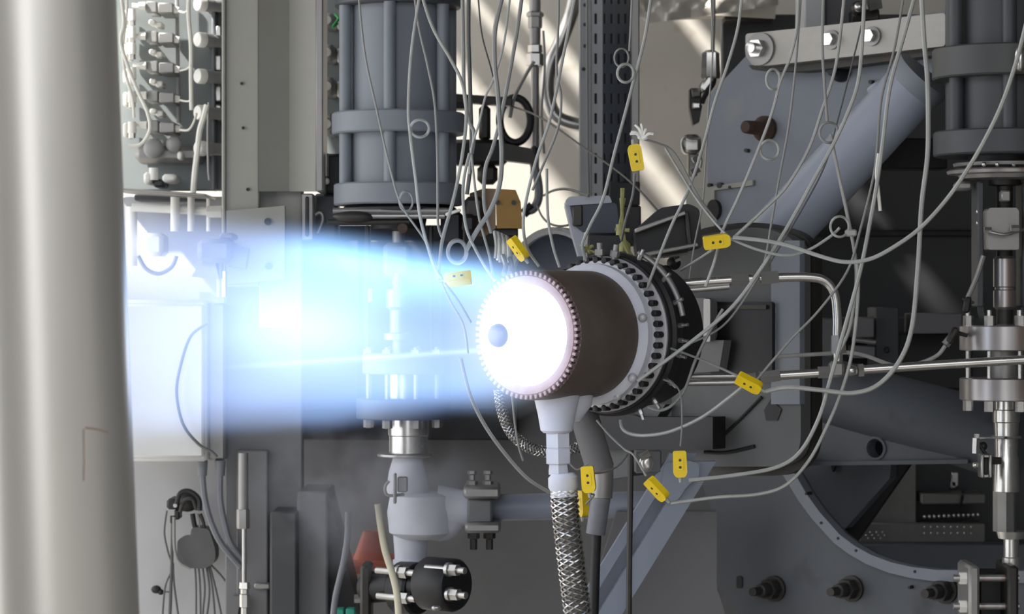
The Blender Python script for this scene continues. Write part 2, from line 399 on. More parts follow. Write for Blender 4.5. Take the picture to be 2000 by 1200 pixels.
# cables hanging over the manifold
def cable(name, pts, Y0, Y1, r, m, label, cat='cable', group=None, n=8, coil=None):
    L_ = len(pts); Q = []
    for i, p in enumerate(pts):
        y = p[2] if len(p) > 2 else Y0 + (Y1 - Y0) * i / (L_ - 1)
        Q.append(W(p[0], p[1], y))
    o = O(MB().tube(Q, S(r, (Y0 + Y1) / 2), n), name, M[m], label, cat, group)
    if coil:
        for cx, cy, rx, ry in coil:
            best = min(range(L_), key=lambda i: (pts[i][0] - cx) ** 2 + (pts[i][1] - cy) ** 2)
            Yc = Q[best].y
            ring = [W(cx + rx * math.cos(a * math.pi / 8), cy + ry * math.sin(a * math.pi / 8), Yc + .004 * math.sin(a)) for a in range(16)]
            P(MB().tube(ring, S(r * .9, Yc), 8, 3, True), 'coil_loop', M[m], o)
    return o
cable('white_cable', [(372, -40), (368, 20), (373, 90), (373, 150), (374, 215)], 6.3, 6.34, 4.5, 'white_cable', 'thick white cable running straight down the middle of the manifold')
cable('white_cable', [(232, -40), (242, 40), (236, 80), (250, 130), (270, 180), (288, 220), (292, 255), (275, 282), (250, 285)], 6.3, 6.3, 3.6, 'white_cable', 'white cable looping down past the port fittings by the pipe')
cable('white_cable', [(246, -40), (248, 20), (240, 90), (244, 140), (258, 190), (262, 230)], 6.32, 6.36, 3, 'white_cable', 'thin white cable tucked between the pipe and the port fittings')
cable('white_cable', [(350, 22), (362, 24), (369, 12)], 6.41, 6.32, 2, 'white_cable', 'short white lead from the top solenoid valve')
cable('white_cable', [(352, 138), (364, 135), (373, 128)], 6.41, 6.32, 2, 'white_cable', 'short white lead from the third solenoid valve')
cable('white_cable', [(352, 196), (366, 198), (374, 195)], 6.41, 6.32, 2, 'white_cable', 'short white lead from the fourth solenoid valve')
cable('white_cable', [(352, 254), (368, 254), (378, 240), (384, 222)], 6.41, 6.32, 2.4, 'white_cable', 'short white lead from the lowest solenoid valve')
cable('white_strap', [(404, 205), (398, 228), (390, 255), (386, 290), (380, 340), (377, 380)], 6.28, 6.28, 6, 'white_cable', 'broad white strap hanging below the white faced valves', 'strap')
cable('thin_tube', [(408, 200), (406, 260), (407, 330), (409, 352)], 6.3, 6.3, 2.5, 'satin_steel', 'thin steel tube dropping to the shelf beside the column', 'tube')
t = T('regulator_cluster', 'cluster of grey and white regulators at the foot of the manifold', 'regulator', W(320, 372, 6.5))
P(MB().pbox(262, 285, 395, 318, 6.46, .1, .015), 'body', M['satin_steel'], t)
P(MB().ball(W(300, 290, 6.43), S(20, 6.4), (1, .6, 1)), 'dome', M['valve_grey'], t)
P(MB().ball(W(340, 282, 6.43), S(16, 6.4), (1, .6, 1)), 'dome', M['valve_grey'], t)
P(MB().pbox(346, 296, 356, 312, 6.42, .05, .008), 'plug', M['white_plastic'], t)
P(MB().pbox(316, 340, 344, 356, 6.42, .1, .01), 'white_block', M['white_plastic'], t, 'white block')
P(MB().pbox(280, 336, 296, 360, 6.43, .1, .01).cyl(W(300, 328, 6.44), W(300, 352, 6.44), S(9, 6.4)), 'fitting', M['white_plastic'], t)
P(MB().pbox(298, 350, 320, 366, 6.44, .1, .01), 'block', M['dark_steel'], t)
t = T('shelf_rail', 'thin steel shelf rail with white piping under the valve manifold', 'rail', W(325, 470, 6.4))
P(MB().bar(W(232, 372, 6.35), W(412, 385, 6.35), .22, S(5, 6.35)), 'rail', M['satin_steel'], t)
P(MB().pbox(225, 384, 440, 620, 6.62, .04), 'back_plate', M['light_panel'], t)
P(MB().pbox(262, 380, 400, 392, 6.5, .1), 'dark_strip', M['dark_steel'], t)
P(MB().cyl(W(258, 404, 6.42), W(440, 414, 6.42), S(9, 6.4)), 'cross_pipe', M['white_plastic'], t, 'white cross pipe')
for x, r in ((342, 9), (373, 7), (408, 5)):
    P(MB().cyl(W(x, 385, 6.4), W(x, 452, 6.4), S(r, 6.4)), 'upright', M['white_plastic'], t)
P(MB().lathe(W(405, 414, 6.4), Vector((1, 0, 0)), [(0, S(13, 6.4)), (S(28, 6.4), S(13, 6.4)), (S(29, 6.4), S(8, 6.4))], 6), 'nut', M['white_plastic'], t)
P(MB().cyl(W(258, 404, 6.5), W(258, 520, 6.5), S(10, 6.5)), 'down_pipe', M['white_plastic'], t)
P(MB().tube([W(270, 500, 6.4), W(285, 525, 6.4), W(310, 535, 6.4), W(335, 522, 6.4), W(345, 500, 6.4)], S(4, 6.4)), 'hanging_cable', M['cable_grey'], t)
P(MB().pbox(280, 455, 318, 500, 6.45, .12, .01), 'filter_bowl', M['white_plastic'], t)

# steel column
t = T('steel_column', 'grey steel channel column with bolted plates left of the actuator', 'column', W(530, 900, 6.1))
Yc = 6.0
P(MB().pbox(440, -80, 506, 560, Yc, .02), 'face_plate', M['column_paint'], t)
P(MB().pbox(433, -80, 440, 560, Yc - .01, .2), 'edge_flange', M['column_paint'], t)
P(MB().prism([[W(505, -80, Yc - .02), W(565, -80, Yc + .035), W(565, 374, Yc + .035), W(505, 374, Yc - .02)]], (0, .012, 0)), 'channel_leaf', M['column_paint'], t)
P(MB().prism([[W(565, -80, Yc + .035), W(624, -80, Yc - .02), W(624, 374, Yc - .02), W(565, 374, Yc + .035)]], (0, .012, 0)), 'channel_leaf', M['column_paint'], t)
P(MB().pbox(616, -80, 631, 374, Yc - .03, .14), 'edge_flange', M['satin_steel'], t, 'shaded outer flange')
P(MB().pbox(506, -80, 590, 640, Yc + .06, .06), 'web', M['column_paint'], t)
P(MB().pbox(440, 560, 590, 1260, Yc + .25, .06), 'lower_web', M['mid_panel'], t)
spl = P(MB().prism([[W(442, 412, Yc - .03), W(556, 402, Yc - .03), W(556, 545, Yc - .03), W(442, 556, Yc - .03)]], (0, .025, 0)), 'splice_plate', M['column_paint'], t)
P(MB().pbox(588, 378, 612, 470, Yc + .02, .05), 'slot_bracket', M['satin_steel'], t)
P(MB().pbox(596, 384, 603, 462, Yc + .012, .012), 'bracket_slot', M['dark_steel'], t)
for x, y, r in ((472, 163, 3), (475, 250, 3), (484, 370, 3.4), (470, 440, 4)):
    P(MB().cyl(W(x, y, Yc + .002), W(x, y, Yc - .006), S(r, Yc), None, 10), 'dark_dot', M['black_plastic'], t)  # black discs stand in for the dark of small holes
for x, y in ((523, 433), (525, 520)):
    P(MB().cyl(W(x, y, Yc - .028), W(x, y, Yc - .036), S(7, Yc), None, 14), 'bolt', M['dark_steel'], spl)
# the small motor valve mounted on the column
t = T('motor_valve', 'grey motor valve with lever jutting left from the column inside the plume', 'valve', W(425, 560, 5.9))
P(MB().pbox(384, 466, 452, 514, 5.8, .16, .012), 'housing', M['conduit_grey'], t)
P(MB().cyl(W(450, 500, 5.86), W(484, 506, 5.86), S(22, 5.86), None, 20), 'motor', M['conduit_grey'], t)
P(MB().pbox(428, 455, 456, 468, 5.82, .1, .008), 'cover', M['conduit_grey'], t)
P(MB().prism([[W(390, 514, 5.84), W(420, 512, 5.84), W(428, 545, 5.84), W(374, 541, 5.84)]], (0, .05, 0)), 'bracket', M['satin_steel'], t)
P(MB().cyl(W(430, 514, 5.86), W(430, 580, 5.86), S(7, 5.86)), 'stem', M['satin_steel'], t)
P(MB().hexa(W(438, 530, 5.84), W(438, 580, 5.84), S(5, 5.84)), 'gland', M['bright_steel'], t)
# white cabinet
t = T('white_cabinet', 'white junction cabinet behind the plume beside the foreground pipe', 'cabinet', W(330, 905, 6.3))
P(MB().pbox(205, 586, 404, 902, 6.15, .28, .008), 'body', M['white_paint'], t)
P(MB().pbox(212, 594, 398, 895, 6.14, .02, .006), 'door', M['white_paint'], t)
P(MB().pbox(405, 592, 440, 900, 6.2, .2, .006), 'side_duct', M['satin_steel'], t)
for x in (395, 430):
    P(MB().cyl(W(x, 900, 6.2), W(x, 930, 6.2), S(11, 6.2), S(9, 6.2), 12), 'cable_gland', M['conduit_grey'], t)
cable('dark_cable', [(405, 632), (372, 658), (352, 718), (345, 770), (358, 830), (388, 868), (412, 882), (424, 893)], 6.11, 6.11, 3, 'cable_dark', 'dark cable bowing across the white cabinet door')
cable('flexible_conduit', [(395, 925, 6.2), (400, 975, 6.2), (412, 1020, 6.2), (432, 1062, 6.2), (470, 1108, 6.22)], 6.2, 6.2, 6.5, 'conduit_grey', 'left of two grey conduits curving down from the cabinet', 'conduit', 'conduits under the cabinet')
cable('flexible_conduit', [(430, 925, 6.2), (430, 975, 6.2), (438, 1020, 6.2), (450, 1060, 6.2), (475, 1095, 6.22)], 6.2, 6.2, 6.5, 'conduit_grey', 'right of two grey conduits curving down from the cabinet', 'conduit', 'conduits under the cabinet')
panel('light_wall_panel', 200, 890, 462, 1330, 6.48, .05, 'light_panel', 'plain pale grey wall panel at the lower left beneath the cabinet')
# cable hook with bag
t = T('cable_reel_hook', 'black cable hook with coiled plug on the pale lower left panel', 'hook', W(365, 1010, 6.4))
P(MB().ball(W(366, 980, 6.36), S(24, 6.36), (1, .9, .85)), 'coil_body', M['black_plastic'], t)
P(MB().tube([W(345, 985, 6.3), W(352, 964, 6.3), W(370, 960, 6.3), W(388, 975, 6.3), W(390, 998, 6.3)], S(5, 6.3)), 'cord_turn', M['black_plastic'], t)
P(MB().tube([W(352, 1000, 6.31), W(360, 978, 6.3), W(376, 976, 6.3), W(384, 996, 6.31)], S(4, 6.3)), 'cord_turn', M['dark_steel'], t)
P(MB().pbox(325, 975, 352, 996, 6.34, .1, .006), 'plug', M['black_plastic'], t)
P(MB().cyl(W(342, 988, 6.33), W(342, 988, 6.345), S(4, 6.33), None, 10), 'metal_pin', M['bright_steel'], t)
P(MB().hexa(W(337, 1008, 6.36), W(337, 1022, 6.36), S(5, 6.36)).pbox(340, 996, 350, 1016, 6.36, .06), 'clip', M['dark_steel'], t)
t = T('grey_pouch', 'dark grey pouch hanging from straps below the cable hook', 'pouch', W(383, 1112, 6.4))
prof = rpoly([(346, 1052), (372, 1050), (374, 1030), (392, 1032), (408, 1034), (421, 1075), (420, 1100), (400, 1112), (362, 1110), (346, 1090)], 12)
P(MB().prism([[W(x, y, 6.34) for x, y in prof]], (0, .08, 0)), 'bag', M['cable_dark'], t)
P(MB().tube([W(376, 1004, 6.35), W(379, 1022, 6.35), W(383, 1038, 6.35)], S(5, 6.35)), 'strap', M['black_plastic'], t)
P(MB().tube([W(391, 1004, 6.35), W(397, 1020, 6.35), W(400, 1040, 6.35)], S(3.4, 6.35)), 'strap', M['dark_steel'], t)
P(MB().tube([W(386, 1004, 6.35), W(389, 1020, 6.35), W(390, 1040, 6.35)], S(2.4, 6.35)), 'strap', M['cable_grey'], t)
P(MB().tube([W(340, 1010, 6.33), W(341, 1070, 6.32), W(350, 1098, 6.32), W(372, 1112, 6.32)], S(3.2, 6.33)), 'strap', M['cable_grey'], t, 'pale strap')
for i, (pts, lb) in enumerate((
    ([(326, 998), (321, 1040), (328, 1078), (336, 1110), (322, 1150), (316, 1230)], 'leftmost thin dark wire bowing out from the cable hook'),
    ([(337, 1020), (336, 1080), (334, 1140), (331, 1230)], 'thick black wire falling straight from the hook clip'),
    ([(338, 1100), (340, 1140), (345, 1180), (352, 1230)], 'black wire falling just right of the thick wire'),
    ([(381, 1110), (383, 1150), (383, 1230)], 'first wire hanging from the pouch bottom'),
    ([(388, 1110), (391, 1150), (392, 1230)], 'second wire hanging from the pouch bottom'),
    ([(396, 1110), (400, 1150), (397, 1190), (394, 1230)], 'third wire hanging from the pouch bottom'),
    ([(403, 1108), (409, 1150), (406, 1190), (399, 1230)], 'fourth wire hanging from the pouch bottom'),
    ([(406, 1105), (415, 1150), (422, 1230)], 'fifth wire hanging from the pouch bottom'),
    ([(409, 1103), (420, 1145), (432, 1200), (436, 1230)], 'sixth wire splaying right from the pouch bottom'),
    ([(411, 1103), (432, 1125), (446, 1145), (454, 1165)], 'thin wire running from the pouch to the grey post'))):
    cable('hanging_wire', pts, 6.36, 6.36, 3.4 if i == 1 else 2, 'cable_dark', lb, 'wire', 'wires below the cable hook')
t = T('black_knob', 'small black peg on a pin at the lower left of the pale panel', 'knob', W(305, 1165, 6.4))  # small black knob held to the panel by a pin
P(MB().ball(W(305, 1152, 6.38), S(9, 6.38), (1.1, .8, .9)).ball(W(314, 1157, 6.38), S(6, 6.38)), 'grip', M['black_plastic'], t)
P(MB().cyl(W(305, 1152, 6.39), W(305, 1152, 6.485), S(4, 6.4)), 'pin', M['dark_steel'], t)
cable('knob_lead', [(318, 1156), (330, 1157)], 6.38, 6.36, 1.6, 'cable_dark', 'short lead joining the black peg to the thick wire', 'wire')
# grey post with instrument tube
t = T('grey_post', 'grey box post running down to the left of the dark floor duct', 'post', W(490, 1260, 6.2))
P(MB().pbox(462, 880, 523, 1260, 6.22, .15), 'body', M['mid_panel'], t)
P(MB().pbox(496, 1140, 527, 1152, 6.2, .1), 'band', M['satin_steel'], t)
P(MB().prism([[W(455, 1260, 6.18), W(425, 1260, 6.18), W(455, 1165, 6.18), W(470, 1165, 6.18)]], (0, .06, 0)), 'gusset', M['mid_panel'], t)
t = T('instrument_tube', 'steel instrument tube with unions clipped to the grey post', 'tube', W(475, 1230, 6.1))
Yt = 6.12
P(MB().vl(475, Yt, [(885, 10), (995, 10)], 14), 'upper_sleeve', M['satin_steel'], t)
P(MB().vl(475, Yt, [(995, 12), (997, 13), (1030, 13), (1033, 12)], 6), 'union', M['satin_steel'], t)
P(MB().vl(477, Yt, [(1030, 4.5), (1140, 4.5)], 12), 'tube', M['steel'], t)
P(MB().vl(478, Yt, [(1138, 10), (1150, 11), (1152, 8), (1160, 8), (1162, 10), (1186, 10), (1188, 7), (1240, 7)], 6), 'lower_union', M['bright_steel'], t)
t = T('floor_duct', 'dark charcoal duct standing at the bottom left of the frosted valve', 'duct', W(590, 1280, 6.3))
P(MB().pbox(527, 1000, 580, 1290, 6.1, .3, .005), 'left_face', M['dark_panel'], t)
P(MB().pbox(580, 960, 640, 1290, 6.15, .25, .005), 'right_face', M['mid_panel'], t)
P(MB().prism([[W(640, 960, 6.2), W(700, 1190, 6.2), W(690, 1290, 6.2), W(640, 1290, 6.2)]], (0, .2, 0)), 'sloped_gusset', M['black_steel'], t)
t = T('teal_clip', 'teal plastic clip at the bottom edge below the cream cable', 'clip', W(672, 1240, 6.1))
P(MB().pbox(650, 1190, 672, 1240, 6.05, .04), 'left_jaw', M['teal'], t)
P(MB().pbox(675, 1190, 694, 1240, 6.05, .04), 'right_jaw', M['teal'], t)
t = T('orange_cover', 'orange tapered cover behind the black flange joint and cream hose', 'cover', W(722, 1200, 6.5))
P(MB().vl(727, 6.5, [(1038, 18), (1100, 40), (1104, 42)], 24), 'cover_body', M['orange'], t)
P(MB().pbox(660, 1100, 790, 1125, 6.4, .25, .02), 'base', M['orange'], t)

# ------------------------------------------------------------------ upper middle: tray, pipes and fittings before the beige wall
def slotplate(xs, zs, holes, f):            # grid plate with rectangular holes; f maps (column, row) to a 3D point
    mb = MB(); nx, nz = len(xs), len(zs); d = Vector((0, .004, 0))
    for k in (0, 1):
        for j in range(nz):
            for i in range(nx): mb.v.append(f(xs[i], zs[j]) + d * k)
    g = lambda i, j, k: k * nx * nz + j * nx + i
    solid = lambda i, j: 0 <= i < nx - 1 and 0 <= j < nz - 1 and (i, j) not in holes
    for i in range(nx - 1):
        for j in range(nz - 1):
            if not solid(i, j): continue
            q = [(i, j), (i + 1, j), (i + 1, j + 1), (i, j + 1)]
            mb.f += [[g(*p, 0) for p in q], [g(*p, 1) for p in q[::-1]]]
            for (p0, p1), nb in zip(zip(q, q[1:] + q[:1]), ((i, j - 1), (i + 1, j), (i, j + 1), (i - 1, j))):
                if not solid(*nb): mb.f.append([g(*p0, 0), g(*p0, 1), g(*p1, 1), g(*p1, 0)])
    return mb
t = T('cable_tray', 'upright slotted steel cable tray against the beige wall', 'cable tray', W(1190, 400, 6.55))
rows = [-52 + 39 * k for k in range(12)]; zs = [-60]
for y in rows: zs += [y, y + 21]
zs.append(400)
zh = [1 + 2 * k for k in range(12)]
Yf = 6.45
P(MB().pbox(1131, -60, 1157, 396, Yf + .02, .012), 'side_flange', M['tray_steel'], t)
xs = [1156, 1161, 1166, 1177]
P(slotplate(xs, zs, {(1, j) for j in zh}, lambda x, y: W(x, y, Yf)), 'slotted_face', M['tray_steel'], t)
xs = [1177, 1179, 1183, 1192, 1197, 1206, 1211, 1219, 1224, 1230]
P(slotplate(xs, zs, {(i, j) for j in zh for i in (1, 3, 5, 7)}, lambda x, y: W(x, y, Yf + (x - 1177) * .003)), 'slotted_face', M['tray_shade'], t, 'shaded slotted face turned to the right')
P(MB().pbox(1150, -60, 1236, 398, Yf + .2, .01), 'tray_back', M['black_steel'], t)
P(MB().pbox(1232, -60, 1249, 396, Yf + .05, .03), 'edge_angle', M['satin_steel'], t)
for x, y in ((1143, 10), (1143, 48), (1143, 90), (1170, 358), (1140, 135)):
    P(MB().cyl(W(x, y, Yf + .022), W(x, y, Yf + .012), S(4, Yf), None, 10), 'dark_dot', M['dark_steel'], t)
o = O(MB().tube([W(1124, -60, 6.9), W(1120, 10, 6.9), W(1098, 75, 6.9), W(1074, 130, 6.9), W(1069, 180, 6.9), W(1082, 222, 6.9), W(1112, 240, 6.9), W(1175, 250, 6.9)], S(14, 6.9), 16, 8), 'bent_pipe', M['steel'], 'bent steel pipe curving behind the left side of the cable tray', 'pipe')
t = T('tube_riser', 'slim vertical steel tube with stacked unions before the sunlit wall', 'tube', W(1045, 330, 6.7))
P(MB().vl(1045, 6.7, [(-60, 11), (70, 11), (130, 8), (335, 8)], 16), 'tube', M['satin_steel'], t)
P(MB().vl(1045, 6.7, [(22, 12), (26, 17), (32, 17), (34, 14), (54, 14), (58, 9)], 6), 'union', M['satin_steel'], t)
P(MB().vl(1045, 6.7, [(86, 10), (89, 14), (102, 14), (104, 12), (106, 17), (128, 17), (131, 9)], 6), 'union', M['steel'], t)
for i, (pts, r, lb) in enumerate((([(1061, 60), (1064, 130), (1058, 220), (1063, 300)], 2.5, 'pale thread of cable hanging just right of the vertical tube unions'),
                                 ([(1043, 120), (1025, 150), (1005, 190), (996, 230)], 3.5, 'grey cable slanting left from the tube union'),
                                 ([(1146, -40), (1147, 150), (1148, 300), (1150, 382)], 2.4, 'thin pale cable running down the tray flange'))):
    cable('thin_cable', pts, 6.6 - (i == 2) * .2, 6.62 - (i == 2) * .2, r, 'cable_grey', lb)
t = T('hose_bracket', 'black bracket with round hose loop between actuator and vertical tube', 'bracket', W(960, 360, 6.6))
P(MB().bar(W(884, 192, 6.6), W(1000, 200, 6.6), .05, S(16, 6.6)), 'upper_arm', M['dark_steel'], t)
P(MB().pbox(884, 196, 920, 212, 6.58, .08), 'clamp', M['black_plastic'], t)
P(MB().pbox(884, 272, 990, 322, 6.6, .08, .01), 'lower_block', M['black_steel'], t)
P(MB().prism([[W(975, 278, 6.58), W(1036, 290, 6.58), W(1046, 306, 6.58), W(1040, 320, 6.58), W(975, 312, 6.58)]], (0, .06, 0)), 'nose', M['dark_steel'], t)
P(MB().tube([W(1006 + 30 * math.cos(a * .5236), 235 + 44 * math.sin(a * .5236), 6.64) for a in range(12)], S(8, 6.6), 10, 4, True), 'hose_loop', M['black_plastic'], t)
P(MB().pbox(935, 205, 958, 275, 6.62, .05, .01), 'strut', M['dark_steel'], t)
P(MB().pbox(932, 320, 972, 360, 6.6, .05, .012), 'tab', M['dark_steel'], t)
P(MB().tube([W(1040, 310, 6.62), W(1050, 350, 6.62), W(1052, 385, 6.62), W(1042, 408, 6.62), W(1026, 412, 6.62)], S(9, 6.6)), 'drop_hose', M['conduit_grey'], t, 'grey drop hose')
P(MB().hexa(W(1040, 402, 6.62), W(1022, 418, 6.62), S(11, 6.6)), 'hose_end', M['black_plastic'], t)
P(MB().pbox(1036, 285, 1050, 345, 6.66, .03, .01), 'back_stay', M['black_steel'], t)
cable('dark_wire', [(1000, 208), (1040, 222), (1080, 245), (1140, 288), (1200, 330), (1245, 368), (1285, 412)], 6.6, 5.6, 2, 'cable_dark', 'thin dark wire slanting across the beige wall and slotted tray', 'wire')
cable('dark_wire', [(1062, 382), (1082, 372), (1110, 370), (1150, 383)], 6.58, 5.52, 2.6, 'cable_dark', 'dark wire arching over the gap left of the navy box', 'wire')
cable('dark_wire', [(1050, 404), (1058, 422), (1072, 436), (1092, 442), (1110, 440)], 6.58, 5.7, 2.2, 'cable_dark', 'dark wire sagging beneath the arching wire to the navy box', 'wire')
# foil
fo = MB(); nx, ny = 26, 9
for j in range(ny):
    for i in range(nx):
        u, v = i / (nx - 1), j / (ny - 1); x = 1236 + 284 * u
        yb = 46 - 40 * max(0, (u - .1)) if u > .1 else 20 + 260 * u
        y = -50 + (yb + 50) * v
        fo.v.append(W(x, y, 6.8 + .010 * math.sin(i * .8 + j * .9) + .006 * math.sin(i * 2.1 - j) + random.uniform(-.0025, .0025)))
for j in range(ny - 1):
    for i in range(nx - 1): fo.f.append([j * nx + i, j * nx + i + 1, (j + 1) * nx + i + 1, (j + 1) * nx + i])
n0 = len(fo.v); fo.v += [p + Vector((0, .004, 0)) for p in fo.v]; fo.f += [[q + n0 for q in f[::-1]] for f in fo.f]
O(fo, 'foil_sheet', M['foil'], 'crumpled silver foil hanging into the top edge of the picture', 'foil', None, None, 60)
t = T('overhead_duct', 'beige grey duct edge behind the foil above the dark cladding', 'duct', W(1470, 38, 6.6))
P(MB().prism([[W(1290, -60, 6.94), W(1520, -60, 6.94), W(1514, 36, 6.94), W(1400, 30, 6.94), W(1290, 34, 6.94)]], (0, .08, 0)), 'lip', M['beige_wall'], t)
P(MB().pbox(1415, 30, 1512, 40, 6.95, .08), 'seal', M['dark_steel'], t)
# sensor and fittings on the beige wall, left of the frame plate
t = T('pressure_sensor', 'grey hexagonal pressure sensor on a dark bracket left of the frame plate', 'sensor', W(1385, 245, 6.5))
P(MB().vl(1388, 6.5, [(98, 8), (104, 17), (150, 19), (154, 17)], 6), 'housing', M['bright_steel'], t)
P(MB().cyl(W(1395, -60, 6.5), W(1392, 98, 6.5), S(4, 6.5)), 'conduit', M['satin_steel'], t)
P(MB().bar(W(1390, 150, 6.5), W(1368, 180, 6.5), .05, S(20, 6.5), .012), 'elbow', M['bright_steel'], t)
P(MB().pbox(1347, 172, 1370, 212, 6.52, .05).prism([[W(1347, 212, 6.52), W(1372, 205, 6.52), W(1366, 238, 6.52), W(1354, 244, 6.52)]], (0, .05, 0)), 'bracket', M['dark_steel'], t)
P(MB().hexa(W(1352, 182, 6.5), W(1366, 180, 6.5), S(8, 6.5)).pbox(1352, 200, 1368, 212, 6.5, .05), 'screws', M['bright_steel'], t)
P(MB().tube([W(1395, 150, 6.5), W(1392, 165, 6.48), W(1378, 185, 6.48), W(1372, 200, 6.5)], S(5, 6.5)), 'black_lead', M['black_plastic'], t)
t = T('terminal_fitting', 'pale terminal block and loops fixed beside the left edge of the frame plate', 'fitting', W(1350, 350, 6.5))
P(MB().pbox(1332, 262, 1370, 300, 6.5, .06, .01), 'block', M['bright_steel'], t)
P(MB().tube([W(1334, 296, 6.47), W(1330, 280, 6.47), W(1336, 268, 6.47), W(1352, 272, 6.47), W(1368, 270, 6.47)], S(2, 6.5)), 'wire_loop', M['steel'], t)
P(MB().tube([W(1356, 318, 6.48), W(1352, 310, 6.48), W(1362, 304, 6.48), W(1369, 312, 6.48), W(1367, 328, 6.48)], S(3, 6.5)), 'wire_loop', M['steel'], t)
P(MB().hexa(W(1350, 338, 6.5), W(1366, 330, 6.5), S(7, 6.5)).pbox(1345, 300, 1362, 345, 6.52, .06), 'lower_clip', M['satin_steel'], t)

# ------------------------------------------------------------------ actuators and their valves
def actuator(t, px, Y, flanges, barrels, rodrows, rr, rad, phase, mats):
    for y0, y1, hw, mm in flanges: P(MB().vl(px, Y, [(y0, hw - 3), (y0 + 3, hw), (y1 - 3, hw), (y1, hw - 3)], 48), 'flange', M[mm], t)
    for y0, y1, hw in barrels: P(MB().vl(px, Y, [(y0, hw), (y1, hw)], 48), 'barrel', M[mats], t)
    for y0, y1 in rodrows:
        for k in range(6):
            a = math.radians(phase + 60 * k); p = W(px, y0, Y) + Vector((S(rad, Y) * math.sin(a), -S(rad, Y) * math.cos(a), 0))
            P(MB().cyl(p, p - UP * S(y1 - y0, Y), S(rr, Y), None, 14), 'tie_rod', M[mats], t)
Ya = 5.95
t = T('control_actuator', 'big grey cylindrical actuator with tie rods above the plume', 'actuator', W(778, 440, Ya))
actuator(t, 778, Ya, ((-60, 16, 124, 'actuator_dark'), (222, 264, 130, 'actuator_paint'), (360, 402, 126, 'actuator_paint')),
         ((16, 222, 94), (264, 360, 96)), ((16, 222), (264, 360)), 12, 110, -66, 'actuator_paint')
P(MB().vl(778, Ya, [(402, 60), (448, 52), (450, 20)], 24), 'lower_hub', M['black_steel'], t)
P(MB().vl(780, Ya, [(402, 104), (408, 112), (414, 112), (418, 90)], 36), 'lower_plate', M['black_steel'], t)
for y, x0, x1, mm in ((412, 650, 880, 'satin_steel'), (422, 712, 868, 'steel'), (434, 640, 800, 'dark_steel')):
    P(MB().cyl(W(x0, y, 5.82), W(x1, y, 5.84), S(6, 5.8), None, 12), 'cross_tube', M[mm], t)
P(MB().ball(W(690, 424, 5.82), S(24, 5.8), (1.7, .6, .5)), 'tube_fitting', M['dark_steel'], t)
P(MB().cyl(W(786, 446, 5.84), W(786, 446, 5.8), S(10, 5.8), None, 12), 'plug', M['rust'], t, 'rusty plug')
P(MB().bar(W(870, 420, 5.8), W(900, 410, 5.8), .02, S(6, 5.8)), 'tag', M['white_plastic'], t, 'white tag')
P(MB().pbox(860, 412, 904, 480, 5.9, .2, .01), 'side_block', M['black_steel'], t, 'black side block')
t = T('actuator_bracket', 'dark bracket with small steel fitting between the column and the actuator', 'bracket', W(640, 470, 6.1))
P(MB().pbox(630, 300, 670, 378, 6.1, .1, .008), 'body', M['black_steel'], t)
P(MB().hexa(W(634, 300, 6.07), W(634, 345, 6.07), S(8, 6)), 'fitting', M['bright_steel'], t)
P(MB().ball(W(637, 354, 6.06), S(7, 6)), 'bright_cap', M['white_plastic'], t)
P(MB().pbox(612, 378, 660, 470, 6.12, .08, .008), 'arm', M['actuator_dark'], t)
P(MB().tube([W(612, 440, 6.08), W(614, 422, 6.08), W(626, 416, 6.08), W(630, 430, 6.08), W(620, 456, 6.08)], S(4, 6)), 'wire_loop', M['satin_steel'], t)
t = T('control_valve', 'steel control valve stem and bolted flanges running down through the plume', 'valve', W(790, 900, Ya))
P(MB().vl(778, Ya, [(452, 12), (698, 12)], 16), 'stem', M['satin_steel'], t)
P(MB().pbox(748, 474, 802, 540, Ya - .04, .1, .01), 'coupling_block', M['conduit_grey'], t)
P(MB().pbox(712, 440, 722, 690, Ya, .05), 'yoke_leg', M['dark_steel'], t)
P(MB().pbox(836, 440, 846, 690, Ya, .05), 'yoke_leg', M['dark_steel'], t)
P(MB().vl(776, Ya, [(566, 22), (600, 22), (606, 15), (650, 15), (652, 26), (664, 26)], 20), 'packing', M['satin_steel'], t)
for px, y in ((724, 580), (776, 550)): P(MB().hexa(W(px, y - 16, 5.87), W(px, y + 10, 5.87), S(5, 5.9)), 'gauge_stub', M['valve_grey'], t)
for y0, y1, hw, mm in ((690, 730, 80, 'conduit_grey'), (778, 818, 92, 'actuator_dark')):
    P(MB().vl(788, Ya, [(y0, hw - 2), (y0 + 2, hw), (y1 - 2, hw), (y1, hw - 2)], 40), 'flange', M[mm], t)
P(MB().vl(786, Ya, [(730, 34), (778, 34)], 24), 'neck', M['steel'], t)
for k in range(8):
    a = math.radians(22 + 45 * k); p = W(788, 690, Ya) + Vector((S(72, Ya) * math.sin(a), -S(72, Ya) * math.cos(a), 0))
    b = MB().cyl(p + UP * S(12, Ya), p - UP * S(145, Ya), S(5, Ya), None, 8).hexa(p + UP * S(8, Ya), p, S(10, Ya)).hexa(p - UP * S(128, Ya), p - UP * S(144, Ya), S(10, Ya))
    P(b, 'stud_bolt', M['satin_steel'], t)
P(MB().vl(798, Ya, [(818, 40), (850, 40), (852, 38), (886, 38)], 28), 'lower_neck', M['bright_steel'], t)
P(MB().vl(790, Ya, [(885, 50), (887, 53), (891, 53), (893, 50)], 32), 'thin_ring', M['steel'], t)
t = T('frosted_valve', 'frost covered valve body below the plume with a side flange', 'valve', W(800, 1115, Ya))
P(MB().vl(796, Ya, [(893, 28), (920, 36), (962, 43), (966, 43)], 28), 'bonnet', M['frost'], t)
P(MB().vl(822, Ya, [(962, 48), (968, 60), (1000, 66), (1040, 62), (1052, 44)], 28).ball(W(858, 1010, Ya), S(48, Ya), (1.1, .8, 1)), 'body', M['frost'], t)
